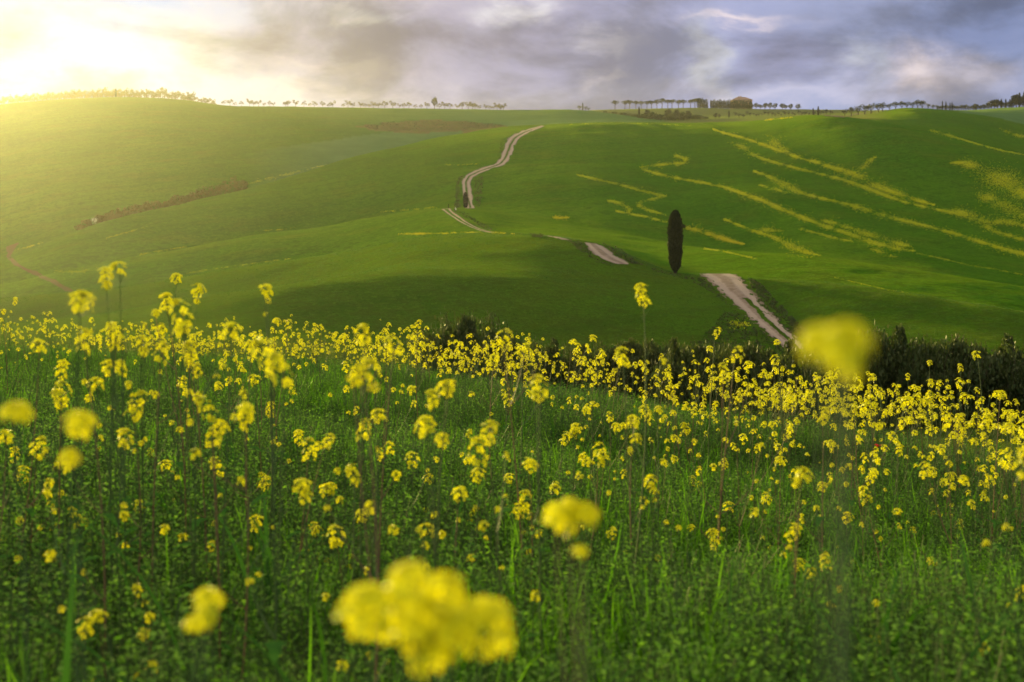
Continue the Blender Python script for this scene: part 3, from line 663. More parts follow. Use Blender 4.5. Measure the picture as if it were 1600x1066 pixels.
# the great cypress beside the road
def big_cypress():
    p_ = pix2ground(1055, 427.5, 100)[0]; h = 100 * p_[1] / F; r = 10.4 * p_[1] / F
    o = empty('cypress', p_); tag(o, 'tall dark solitary cypress standing at the crest beside the pale road', 'tree')
    link('trunk', trunk_mesh(2.4, .17, 0, 1, 5), o)
    n = 15000; g = np.random.default_rng(3); s = g.random(n) ** .95; th = g.random(n) * 2 * math.pi
    prof = np.interp(s, [0, .03, .1, .22, .45, .7, .85, .94, .98, 1], [.24, .44, .72, .86, .97, 1.0, .84, .60, .40, .12])
    ribs = .11 * np.sin(11 * th + 2.5 * np.sin(s * 7)) + .08 * np.sin(27 * s + 3 * th) + .04 * np.sin(19 * th + 31 * s)
    rr = r * prof * (1 + ribs) * (.74 + .32 * g.random(n) ** 1.3)
    P = np.stack([rr * np.cos(th), rr * np.sin(th), .28 + s * (h - .42)], 1)
    far_ = g.random(n) < .05; P[far_, :2] *= g.uniform(1.05, 1.22, far_.sum())[:, None]
    tuft = np.array([r * 1.22, -.2, h * .735]) + g.normal(size=(60, 3)) * np.array([.10, .08, .09])
    P = np.concatenate([P, tuft]); d = np.concatenate([np.stack([np.cos(th) * .5, np.sin(th) * .5, 2.2 + 0 * th], 1), np.tile([1., 0, .6], (60, 1))])
    v, q = leaf_cloud(P, .30 * g.uniform(.5, 1.3, len(P)), .42, 0, g, d)
    link('crown', mesh_np('crown', v, q, [M_CYP]), o)
    twig = MB(); twig.tube([(r * .5, -.1, h * .70), (r * 1.0, -.2, h * .715), (r * 1.35, -.2, h * .745)], [.05, .04, .02], 5); link('twig', twig.mesh('twig', [M_BARK]), o)
big_cypress()
p2 = pix2ground(727.5, 325, 300)[0]
tree('cypress', 'cypress', p2[0], p2[1], 24.5 * p2[1] / F, 'small slender cypress at the bend of the far road', 'tree', z=p2[2], wide=1.9)
by_px('cypress', 'cypress', 700.5, 325.2, 6.5, 'tiny dark cypress bush at the left end of the rutted road bend', 'tree', wide=1.15)

def marker():
    """the small pale stone thing by the bend"""
    p_ = pix2ground(711.5, 328.3, 300)[0]; k = p_[1] / F
    o = empty('marker_stone', p_); tag(o, 'small pale stone marker beside the road bend, left of the slender cypress', 'marker')
    mb = MB(); mb.tube([(.4 * k, 0, -.2), (.5 * k, 0, 1.2 * k), (.1 * k, 0, 3.2 * k), (0, 0, 4.1 * k)], [1.3 * k, 1.3 * k, .8 * k, .3 * k], 6)
    link('stone', mb.mesh('stone', [rough_mat('pale_stone', (.62, .60, .50), (.5, .47, .40), 2.)]), o)
    mb = MB(); mb.tube([(-1.4 * k, 0, -.2), (-1.3 * k, 0, 1.5 * k), (-.9 * k, 0, 2.4 * k)], [.8 * k, .8 * k, .3 * k], 6); link('dark_stone', mb.mesh('dark_stone', [rough_mat('dark_stone', (.05, .05, .04), (.03, .03, .03), 2.)]), o)
marker()

# left skyline: an orchard row, close-set on the hilltop and thinner towards the middle
for k in range(96):
    px = 2 + 3.5 * k + R.uniform(-1.1, 1.1); d = rowd('far', px) + R.uniform(2, 34)
    hp = (12.5 if px < 300 else 9.5) * R.uniform(.8, 1.12)
    by_d('orchard_low' if px < 215 or k % 3 else 'orchard', 'orchard_tree', px, d, hp * R.uniform(.85, 1.15), 'small bare orchard tree in the close-set row on the sunlit left hilltop', 'tree', 'close-set orchard row on the left hilltop', wide=1.25)
by_d('cypress', 'cypress', 181, rowd('far', 181) + 3, 13.5, 'thin cypress standing in the orchard row on the left hilltop', 'tree')
for z4 in (30, 60, 90, 125, 165, 190, 215, 240, 270, 295, 350, 365, 410, 445, 480, 505, 550, 575, 605, 650, 675, 705, 740, 765, 790, 815, 840, 870, 915, 945, 970, 1000, 1025,
           1060, 1095, 1155, 1185, 1215, 1250, 1275, 1305, 1330, 1345, 1365, 1395, 1415, 1435, 1455, 1475, 1490):
    px = 340 + z4 / 3.333 + R.uniform(-1.6, 1.6); d = rowd('far', px) + R.uniform(2, 10)
    by_d('orchard', 'orchard_tree', px, d, R.uniform(5.6, 10.8) * (.85 if z4 in (970, 1000) else 1), 'small sparse orchard tree in the spaced row along the middle skyline', 'tree', 'spaced orchard row along the skyline', wide=1.45)
by_d('oak', 'broadleaf_tree', 679, rowd('far', 679) + 6, 17, 'broadleaf tree rising twice as tall as the orchard row beside it', 'tree', wide=.75)
# small hilltop group left of the pines
by_d('cypress', 'cypress', 910.5, 1330, 12, 'lone small cypress between two round bushes on the middle skyline', 'tree')
for px, hp, lab in ((905.5, 6.5, 'round tree just left of the lone skyline cypress'), (915.5, 6.2, 'round tree just right of the lone skyline cypress'), (920, 4.5, 'lowest round bush right of the lone skyline cypress')):
    by_d('olive', 'small_tree', px, 1330, hp, lab, 'tree', wide=1.3)
# the line of stone pines on the farm's hill
for px, hp in ((961, 13), (976.5, 12.6), (984, 13.2), (993.5, 11.8), (1002, 12), (1011, 11.5), (1018, 12.2), (1026.5, 13.4), (1034.5, 15), (1043.5, 13), (1050, 12.8), (1060, 12.4), (1067.5, 12.2), (1079, 12.8), (1086, 14.6), (1091, 14.8)):
    by_d('pine', 'stone_pine', px, 1600 + R.uniform(-8, 8), hp, 'isolated stone pine at the left end of the hilltop pine row' if px == 961 else 'stone pine with clear trunk in the row left of the farmhouse', 'tree',
         None if px == 961 else 'row of stone pines on the farm hill', wide=1.42)
for px, hp in ((1093, 13.5), (1098, 13.5), (1103, 12.5)):
    by_d('windbreak', 'oak_tree', px, 1592, hp, 'dense dark oak in the clump between the pines and the farm windbreak', 'tree', 'dense oak clump beside the pines', wide=.9)
by_d('cypress', 'cypress', 1111, 1588, 13.6, 'pointed cypress at the left end of the dark windbreak below the farmhouse', 'tree')
for k in range(17):
    px = 1113.5 + 3.75 * k
    by_d('windbreak', 'windbreak_tree', px, 1592 + R.uniform(-4, 4), R.uniform(11.0, 12.2) - (1.0 if px > 1165 else 0), 'dense dark tree in the clipped windbreak below the farmhouse', 'tree', 'windbreak below the farmhouse', wide=.9)
for px, hp in ((1181, 8.5), (1188, 7), (1195, 9.3), (1203, 9.2), (1211, 8.5), (1222.5, 9), (1228, 7), (1235, 8.3), (1247, 8.4)):
    by_d('oak', 'round_tree', px, 1585, hp, 'round dark tree in the row right of the farmhouse', 'tree', 'round trees right of the farmhouse', wide=1.25)
# farmhouse behind the windbreak
def farmhouse():
    d = 1635; x, y = at_d(1158, d); k = d / F; z = gz(x, y)
    top = (YH - 151.0) * k; W_, D_ = 26 * k * .5 * 1.2, 8.0
    o = empty('farmhouse', (x, y, z)); tag(o, 'farmhouse with terracotta roof showing above the dark windbreak', 'house')
    eave = top - z - 6.0 * k
    def box(name, x0, x1, y0, y1, z0, z1, mat, par):
        mb = MB(); P = [(a, b, c_) for c_ in (z0, z1) for a, b in ((x0, y0), (x1, y0), (x1, y1), (x0, y1))]
        mb.v = P; mb.f = [(0, 3, 2, 1), (4, 5, 6, 7), (0, 1, 5, 4), (1, 2, 6, 5), (2, 3, 7, 6), (3, 0, 4, 7)]; mb.mi = [0] * 6
        return link(name, mb.mesh(name, [mat]), par)
    M_W = rough_mat('ochre_plaster', (.40, .26, .17), (.34, .23, .16), .5); M_T = rough_mat('terracotta', (.30, .18, .135), (.22, .14, .11), .8)
    wl_ = box('wall', -W_, W_, -D_, D_, -1, eave, M_W, o)
    for q in range(6): box('window', -W_ * .8 + q * W_ * .32 - .5, -W_ * .8 + q * W_ * .32 + .5, -D_ - .04, -D_ + .1, eave - 2.6, eave - 1.2, rough_mat('dark_glass', (.03, .03, .035), (.05, .05, .05), 1.) if q == 0 else bpy.data.materials['dark_glass'], o)
    e = .6; h = 5.2 * k
    mb = MB(); mb.v = [(-W_ - e, -D_ - e, eave), (W_ + e, -D_ - e, eave), (W_ + e, D_ + e, eave), (-W_ - e, D_ + e, eave), (-W_ * .42, 0, eave + h), (W_ * .42, 0, eave + h)]
    mb.f = [(0, 1, 5, 4), (1, 2, 5), (2, 3, 4, 5), (3, 0, 4), (0, 3, 2, 1)]; mb.mi = [0] * 5
    rf = link('roof', mb.mesh('roof', [M_T]), o)
    box('chimney', -W_ * .34, -W_ * .34 + 1.6, -2.4, -.8, eave + h * .6, eave + h * 1.15, M_W, rf)
    box('chimney', -W_ * .10, -W_ * .10 + 1.3, -1.4, -.1, eave + h * .7, eave + h * 1.3, M_W, rf)
farmhouse()
# dark bushes in the hollow below the vineyard, with three cypresses
for k, px in enumerate(np.linspace(944, 1104, 40)):
    px += R.uniform(-2, 2); hp = float(np.interp(px, [944, 975, 1000, 1012, 1040, 1065, 1085, 1104], [3, 5, 7, 11, 12, 12, 9, 5])) * R.uniform(.7, 1.15)
    d = rowd('far', px) + R.uniform(6, 40)
    by_d('bush', 'bush', px, d, max(hp, 3), 'dark bush in the thicket filling the hollow below the pines', 'bush', 'thicket in the hollow below the pines', wide=1.1)
for px, hp in ((1012, 14), (1043, 17), (1056, 15), (1076, 13), (1118, 8.5), (1124, 6.5)):
    by_d('oak', 'thicket_tree', px, rowd('far', px) + 20, hp, 'dark rounded tree standing out of the thicket below the pines' if px < 1100 else 'dark round bushy tree alone at the right end of the thicket', 'tree', 'trees in the thicket' if px < 1100 else 'round trees at the thicket end', wide=.9)
for px, hp, lab in ((998.5, 17, 'thin dark cypress standing in front of the pine row'), (1068, 12, 'narrow cypress standing at the right side of the thicket'), (1139, 11, 'small pointed cypress alone in the vineyard slope')):
    by_d('cypress', 'cypress', px, rowd('far', px) + 25, hp, lab, 'tree')
for k in range(34):
    px = 1150 + 4.6 * k + R.uniform(-2, 2); d = rowd('far', px) + R.uniform(-60, 60)
    by_d('olive', 'olive_tree', px, d, R.uniform(3.5, 6.5), 'small grey-green olive in the grove on the slope below the farm', 'tree', 'olive grove below the farm', wide=1.2)
# right: grove and cypresses on the ridge
for px, hp in ((1320, 10), (1330, 12), (1341, 12.5), (1351, 13.5), (1361, 14)):
    by_d('olive', 'olive_tree', px, 1020, hp, 'large rounded olive in the short row climbing to the right ridge', 'tree', 'large olives climbing to the right ridge', wide=1.15)
for px, hp in ((1373, 11), (1379, 11), (1390, 8.5), (1399.5, 9.5), (1409, 9), (1417, 8), (1426, 7.5), (1434, 10.5), (1441, 9.5), (1450, 6), (1458, 5), (1464, 5)):
    by_d('olive', 'olive_tree', px, 1035, hp + 1.5, 'grey olive in the row along the top of the right ridge', 'tree', 'olives along the right ridge', wide=1.3)
for px, hp, lab in ((1264, 8, 'shortest of the three cypresses right of the olive grove'), (1270.5, 14.5, 'middle cypress of three right of the olive grove'), (1278.5, 17, 'tallest cypress of three right of the olive grove')):
    by_d('cypress', 'cypress', px, 1000, hp, lab, 'tree', wide=.85)
for px, hp, lab in ((1472.5, 14.5, 'leftmost cypress of four on the right ridge'), (1478, 14, 'second cypress from left of four on the right ridge'), (1484.5, 12.5, 'third and shortest cypress of four on the right ridge'), (1487.5, 14, 'rightmost cypress of four on the right ridge')):
    by_d('cypress', 'cypress', px, 1060, hp, lab, 'tree', wide=.72)
for k in range(16):
    px = 1466 + 3.6 * k + R.uniform(-1, 1)
    by_d('olive', 'scrub_tree', px, 1300, R.uniform(5, 9), 'low grey scrub tree between the four cypresses and the right wood', 'tree', 'scrub right of the four cypresses', wide=1.2)
for px, hp in ((1522, 8), (1526, 9.5), (1532, 7.5), (1538, 8), (1544, 10), (1549, 14), (1554, 14.5), (1559, 13.5), (1565, 11), (1570, 9), (1576, 10), (1584, 13), (1588, 18), (1592, 19), (1597, 17), (1602, 19), (1608, 20)):
    by_d('oak', 'woodland_tree', px, 1318 + R.uniform(0, 14), hp, 'dark broadleaf tree in the small wood on the far right skyline', 'tree', 'small wood on the far right skyline', wide=1.2)
for px, hp in ((1524.5, 10.5), (1564.5, 15), (1571.5, 14.5), (1578, 14), (1581, 15.5), (1593, 23), (1600.5, 24)):
    by_d('cypress', 'cypress', px, 1316, hp, 'pointed dark cypress rising out of the wood on the far right skyline', 'tree', 'cypresses in the right wood', wide=1.0)

# the brown hedge on the left slope, with a bush and a white-flowering shrub at its lower end
def hedge():
    pl = np.array([(150, 341), (190, 331), (240, 317), (290, 305), (340, 296), (386, 286)], float); n = 7000
    q = rng.random(n) ** .9; x = np.interp(q, np.linspace(0, 1, 6), pl[:, 0])
    d = np.array([rowd('ridge', a) for a in np.linspace(150, 386, 40)]); d = np.interp(x, np.linspace(150, 386, 40), d) - 1
    hp = np.interp(x, [150, 190, 240, 300, 340, 380, 386], [10, 13, 14, 16, 19, 22, 10]) * (.5 + 1.0 * fbm(x / 5, x * 0, 2))
    y = d + rng.normal(size=n) * 1.3; X = (x - CX) / F * d + rng.normal(size=n) * .3; z = gz(X, y) + hp * d / F * rng.random(n) ** .8 * .9
    v, f = leaf_cloud(np.stack([X, y, z], 1), .7 * rng.uniform(.5, 1.3, n), .7, .4)
    c_ = v.mean(0); o = link('hedge', mesh_np('hedge', v - c_, f, [M_HEDGE])); o.location = c_
    tag(o, 'long brown hedge running up the crest of the sunlit left slope', 'hedge')
hedge()
for px, hp, lab in ((124, 11, 'brown bush at the lowest end of the long hedge'), (135, 14, 'tallest brown bush just left of the white blossom shrub'), (158, 13, 'brown bush just right of the white blossom shrub'), (168, 11, 'brown bush joining the lower end of the long hedge')):
    o = by_d('bush', 'bush', px, rowd('ridge', px) + 0, hp, lab, 'bush', wide=1.2)
    o.data = o.data.copy(); o.data.materials[0] = M_HEDGE
def blossom():
    x, y = at_d(147, rowd('ridge', 147) - 2); o = empty('flowering_shrub', (x, y, gz(x, y)))
    tag(o, 'white-blossoming shrub at the lower end of the brown hedge', 'shrub')
    link('trunk', trunk_mesh(.9, .07, 4, .6, 81), o); link('crown', crown_mesh('crown', ball(260, 1.5, 1.25, 1.6, .4, .3, 8), .26, M_WHITE, .8, 0, 8), o)
blossom()

# the dark bushes right behind the flower field
def shrub_mesh(seed, n=5200):
    g = np.random.default_rng(seed)
    stems = [(g.normal() * .62, g.normal() * .5, g.uniform(.55, .95)) for _ in range(26)]
    P = []; Dd = []
    for sx, sy, sh in stems:
        m_ = n // 26; s = g.random(m_) ** .75; lx, ly = sx * .3, sy * .3
        P.append(np.stack([sx * .55 + lx * s * 1.6 + g.normal(size=m_) * .14, sy * .55 + ly * s * 1.6 + g.normal(size=m_) * .14, sh * s * (1.0) + g.normal(size=m_) * .03], 1))
    P = np.concatenate(P)
    for _ in range(15):
        cx, cy = g.normal() * .42, g.normal() * .34; hz = g.uniform(.25, .92) * math.exp(-.35 * (cx * cx + cy * cy) / .2); q = ball(330, g.uniform(.2, .34), g.uniform(.12, .2), hz, .3, .5, int(g.integers(1e6)))
        P = np.concatenate([P, q + np.array([cx, cy, 0])])
    P[:, 2] = np.abs(P[:, 2])
    v, q = leaf_cloud(P, .075 * g.uniform(.5, 1.4, len(P)), .6, .1, g)
    mb = MB()
    for sx, sy, sh in stems: mb.tube([(sx * .5, sy * .5, -.1), (sx * .7, sy * .7, sh * .5), (sx, sy, sh)], [.014, .010, .004], 4)
    return mesh_np('foliage', v, q, [M_BUSH]), mb.mesh('stems', [M_BARK])
SHR = [shrub_mesh(200 + k) for k in range(5)]
def shrub(px, d, top, wpx, label, group):
    x, y = at_d(px, d); z = gz(x, y); h = ((YH - top) / F * d - z) * 1.16; k = _cnt[0] % 5; _cnt[0] += 1
    o = empty('shrub', (x, y, z), R.random() * 6.28); wsc = wpx * d / F / 1.9; o.scale = (wsc, wsc, h)
    tag(o, label, 'shrub', group); link('stems', SHR[k][1], o); link('foliage', SHR[k][0], o)
shrub(722, 56, 497, 92, 'dark rounded shrub rising behind the flowers at the foot of the knoll', None)
shrub(676, 58, 519, 60, 'low dark shrub adjoining the left side of the rounded shrub', None)
for px, top, w_ in ((770, 527, 70), (815, 540, 60), (860, 545, 70), (905, 542, 60), (945, 540, 70), (985, 542, 70), (1020, 540, 60)):
    shrub(px, 54, top, w_, 'low dark shrub behind the flowers below the knoll', 'low shrubs below the knoll')
for px, top, w_ in ((1055, 548, 75), (1095, 543, 80), (1135, 546, 80), (1170, 549, 80), (1205, 552, 75), (1240, 552, 80), (1275, 550, 85)):
    shrub(px, 47, top, w_, 'dark bramble shrub behind the flowers below the road', 'bramble shrubs below the road')
for px, top, w_ in ((1312, 548, 110), (1345, 534, 105), (1375, 527, 110), (1402, 535, 105), (1436, 548, 105), (1470, 541, 105), (1497, 541, 105), (1530, 550, 110), (1566, 547, 110), (1598, 553, 110), (1640, 556, 110), (1355, 565, 120), (1450, 570, 120), (1545, 575, 120)):
    shrub(px, 43, top, w_, 'tall dark shrub in the hedge behind the flowers on the right', 'dark shrub hedge on the right')
# ------------------------------------------------------------------ the meadow
M_GRASS = leaf_mat('meadow_grass', (.066, .190, .010), (.120, .250, .022), .52, (1.15, 1.3, .4), .8, .02)
M_WEED = leaf_mat('meadow_leaves', (.085, .215, .022), (.175, .300, .060), .52, (1.1, 1.25, .5), .8, .02)
M_BROAD = leaf_mat('broad_blades', (.036, .105, .016), (.052, .130, .022), .3, (1.0, 1.2, .4), .9, .0)
M_STEMG = leaf_mat('green_stems', (.055, .105, .020), (.080, .120, .030), .15)
M_STEMB = leaf_mat('reddish_stems', (.200, .105, .055), (.220, .140, .065), .25)
M_PETAL = leaf_mat('mustard_petals', (.76, .74, .003), (.84, .84, .010), .42, (1.05, .95, .4), .5, .2)
M_BUD = leaf_mat('mustard_buds', (.52, .46, .012), (.36, .40, .03), .25)

def blade(mb, x, y, h, w_, a, bend, segs=4, mi=0):
    dx, dy = math.cos(a), math.sin(a); px_, py_ = -dy, dx; prev = None
    for k in range(segs + 1):
        s = k / segs; q = bend * h * s * s; ww = w_ * (1 - s ** 1.6) * .5 + .0004
        zz = h * (s - .35 * bend * s * s * s)
        c_ = (x + dx * q, y + dy * q, zz); cur = ((c_[0] - px_ * ww, c_[1] - py_ * ww, zz), (c_[0] + px_ * ww, c_[1] + py_ * ww, zz))
        if prev: mb.quad(prev[0], prev[1], cur[1], cur[0], mi)
        prev = cur
def clump_grass(seed):
    g = random.Random(seed); mb = MB()
    for _ in range(14): blade(mb, g.gauss(0, .022), g.gauss(0, .022), g.uniform(.08, .22), g.uniform(.0025, .005), g.random() * 6.28, g.uniform(.1, .9))
    return mb.mesh('grass_clump', [M_GRASS])
def clump_weed(seed):
    g = random.Random(seed); mb = MB(); P = []; S = []
    for _ in range(6):
        a = g.random() * 6.28; h = g.uniform(.08, .20); l = g.uniform(.01, .06); x0, y0 = g.gauss(0, .02), g.gauss(0, .02)
        pts = [(x0 + math.cos(a) * l * s, y0 + math.sin(a) * l * s, h * s) for s in (0, .5, 1)]
        mb.tube(pts, [.0012, .0010, .0007], 3, 1)
        for k in range(16):
            s = .2 + .8 * k / 15; q = g.random() * 6.28; rr = g.uniform(.006, .022)
            c_ = np.array([x0 + math.cos(a) * l * s + math.cos(q) * rr, y0 + math.sin(a) * l * s + math.sin(q) * rr, h * s + g.uniform(-.004, .008)])
            L = g.uniform(.007, .0145); ang = q + g.gauss(0, .4); d = np.array([math.cos(ang), math.sin(ang), g.uniform(-.3, .5)]); d /= np.linalg.norm(d)
            e = np.cross(d, [0, 0, 1]) + np.array([0, 0, g.gauss(0, .35)]); e /= np.linalg.norm(e)
            w_ = L * .27; mb.quad(tuple(c_ - d * L / 2), tuple(c_ + e * w_), tuple(c_ + d * L / 2), tuple(c_ - e * w_), 0)
    return mb.mesh('weed_clump', [M_WEED, M_STEMG])
def clump_broad(seed):
    g = random.Random(seed); mb = MB()
    for _ in range(5): blade(mb, g.gauss(0, .015), g.gauss(0, .015), g.uniform(.14, .34), g.uniform(.010, .018), g.random() * 6.28, g.uniform(.4, 1.1), 5)
    return mb.mesh('broad_clump', [M_BROAD])
CL = bpy.data.collections.new('meadow_clumps')
def proto(me): o = bpy.data.objects.new('clump', me); CL.objects.link(o)
for s_ in range(6): proto(clump_weed(s_))
for s_ in range(4): proto(clump_grass(40 + s_))
proto(clump_broad(60)); proto(clump_broad(61))
for i_, o in enumerate(sorted(CL.objects, key=lambda o: o.name)): pass

def gn_scatter(name, pts, rot, scl, idx, coll):
    me = bpy.data.meshes.new(name); me.vertices.add(len(pts)); me.vertices.foreach_set('co', np.asarray(pts, np.float32).ravel())
    a_ = me.attributes.new('turn', 'FLOAT_VECTOR', 'POINT'); a_.data.foreach_set('vector', np.asarray(rot, np.float32).ravel())
    a_ = me.attributes.new('size', 'FLOAT', 'POINT'); a_.data.foreach_set('value', np.asarray(scl, np.float32))
    a_ = me.attributes.new('pick', 'INT', 'POINT'); a_.data.foreach_set('value', np.asarray(idx, np.int32))
    o = link(name, me); tr = bpy.data.node_groups.new(name, 'GeometryNodeTree')
    tr.interface.new_socket('Geometry', in_out='INPUT', socket_type='NodeSocketGeometry'); tr.interface.new_socket('Geometry', in_out='OUTPUT', socket_type='NodeSocketGeometry')
    n = tr.nodes; gi = n.new('NodeGroupInput'); go = n.new('NodeGroupOutput'); ip = n.new('GeometryNodeInstanceOnPoints'); ci = n.new('GeometryNodeCollectionInfo')
    ci.inputs['Collection'].default_value = coll; ci.inputs['Separate Children'].default_value = True; ci.inputs['Reset Children'].default_value = True
    def attr(nm, ty): q = n.new('GeometryNodeInputNamedAttribute'); q.data_type = ty; q.inputs['Name'].default_value = nm; return q.outputs[0]
    e = n.new('FunctionNodeEulerToRotation'); L = tr.links.new
    L(gi.outputs[0], ip.inputs['Points']); L(ci.outputs[0], ip.inputs['Instance']); ip.inputs['Pick Instance'].default_value = True
    L(attr('pick', 'INT'), ip.inputs['Instance Index']); L(attr('turn', 'FLOAT_VECTOR'), e.inputs[0]); L(e.outputs[0], ip.inputs['Rotation']); L(attr('size', 'FLOAT'), ip.inputs['Scale'])
    L(ip.outputs[0], go.inputs[0]); md = o.modifiers.new('scatter', 'NODES'); md.node_group = tr
    return tag(o, kind='stuff')

def edge_d(u): return np.interp(u * F + CX, PXG, ROWD[rowi['edge']])
def meadow():
    n = 60000; u = rng.uniform(-.62, .62, n); d = np.sqrt(rng.random(n)) * 20
    k = (d > .75) & (d < edge_d(u) * 1.12) & (np.abs(u) < .42 + .5 / np.maximum(d, .8)); u, d = u[k], d[k]; x = u * d
    pat = fbm(x / .7 + 50, d / .7, 3); keep = rng.random(len(x)) < np.clip(.45 + (pat - .35) * 3, .35, 1); x, d, pat = x[keep], d[keep], pat[keep]
    n = len(x); z = gz(x, d)
    r_ = rng.random(n); gk = fbm(x / 1.1 + 9, d / 1.1 + 7, 2)
    idx = np.where(r_ < np.clip(.86 - (gk - .5) * 1.2, .5, .96), rng.integers(0, 6, n), np.where(r_ < .993, rng.integers(6, 10, n), rng.integers(10, 12, n)))
    # the order of a collection's children is by name: clump, clump.001, ...
    rot = np.stack([rng.normal(size=n) * .16, rng.normal(size=n) * .16, rng.random(n) * 6.28], 1)
    gn_scatter('grass', np.stack([x, d, z - .01], 1), rot, rng.uniform(.7, 1.35, n) * (.75 + .5 * pat), idx, CL)
meadow()

# tufts of grass on the nearer hill, a texture at this distance
CT = bpy.data.collections.new('hill_tufts')
M_TUFT = leaf_mat('hill_tufts', (.022, .085, .004), (.060, .125, .010), .4, (1.1, 1.2, .5))
for s_ in range(3):
    g_ = random.Random(s_); mb = MB()
    for _ in range(9): blade(mb, g_.gauss(0, .16), g_.gauss(0, .16), g_.uniform(.05, .14), .030, g_.random() * 6.28, g_.uniform(.2, .9), 2)
    CT.objects.link(bpy.data.objects.new('tuft', mb.mesh('tuft', [M_TUFT])))
def hill_tufts():
    n = 90000; u = rng.uniform(-.38, .38, n); l = rng.uniform(math.log(74), math.log(250), n); d = np.exp(l)
    k = d < np.interp(u * F + CX, PXG, ROWD[rowi['knoll_b']]); u, d = u[k], d[k]; x = u * d; pat = fbm(x / 5, d / 5, 3)
    k = rng.random(len(x)) < np.clip((pat - .1) * 2, .4, 1); x, d = x[k], d[k]; px = x / d * F + CX; pyy = YH - gz(x, d) / d * F
    road = [(1080, 424), (1160, 424), (1285, 556), (1236, 562)]; road2 = [(905, 376), (942, 379), (992, 416), (930, 410)]
    k = ~inside(road, px, pyy) & ~inside(road2, px, pyy); x, d = x[k], d[k]; n = len(x)
    rot = np.stack([np.zeros(n), np.zeros(n), rng.random(n) * 6.28], 1)
    gn_scatter('hill_grass', np.stack([x, d, gz(x, d) - .02], 1), rot, rng.uniform(.6, 1.3, n) * np.clip(d / 150, .7, 1.4), rng.integers(0, 3, n), CT)
hill_tufts()

# ------------------------------------------------------------------ mustard plants
def head_mesh(seed, n=15, r=.020, h=.024, lod=0):
    """a domed flower cluster: four-petalled blooms round a knot of buds"""
    g = random.Random(seed); mb = MB()
    tall = g.random() < .35 and lod < 2
    for k in range(n):
        s = (k + .5) / n; el = math.radians(84 - 128 * s) if not tall else math.radians(78 - 125 * s); a = k * 2.4 + g.uniform(-.3, .3)
        rr = r * g.uniform(.55, 1.15); c_ = Vector((math.cos(a) * math.cos(el) * rr, math.sin(a) * math.cos(el) * rr, h * .6 + math.sin(el) * h * (.75 if not tall else 1.25)))
        nrm = Vector((math.cos(a) * math.cos(el) * .9, math.sin(a) * math.cos(el) * .9, math.sin(el) * .6 + .55)).normalized()
        t1 = nrm.orthogonal().normalized(); t2 = nrm.cross(t1); sp = g.random() * 1.57
        L = g.uniform(.0075, .0095) * (1.25 if lod else 1)
        if lod == 0:
            mb.tube([(0, 0, c_.z - .016), tuple(c_ * .96)], [.0006, .0005], 3, 1, False)
        for q in range(4):
            an = sp + q * math.pi / 2; d = (t1 * math.cos(an) + t2 * math.sin(an)); e = nrm.cross(d)
            p0 = c_ + d * .0008; p1 = c_ + d * L * .6 + nrm * L * .18; p2 = c_ + d * L + nrm * L * g.uniform(-.1, .2); w1 = L * .42
            mb.quad(tuple(p0), tuple(p1 + e * w1), tuple(p2), tuple(p1 - e * w1), 0)
    for k in range(6 if lod == 0 else 3):
        a = g.random() * 6.28; rr = r * .35 * g.random(); c_ = (math.cos(a) * rr, math.sin(a) * rr, h * (1.15 + (.5 if tall else 0)) + g.uniform(-.003, .003))
        mb.tube([(c_[0], c_[1], c_[2] - .004), (c_[0], c_[1], c_[2]), (c_[0], c_[1], c_[2] + .0035)], [.0008, .0019, .0005], 4, 2)
    return mb.mesh('flower_head', [M_PETAL, M_STEMG, M_BUD])
HEADS = [head_mesh(300 + k, 13 + 2 * (k % 4)) for k in range(6)]
HEADS_NEAR = [head_mesh(s_, 26, .023, .022, 2) for s_ in (322, 327, 331)]
HEADS_FAR = [head_mesh(330 + k, 8 + k, lod=1) for k in range(4)]
HEADS_SMALL = [head_mesh(350 + k, 5 + k, .012, .014) for k in range(3)]

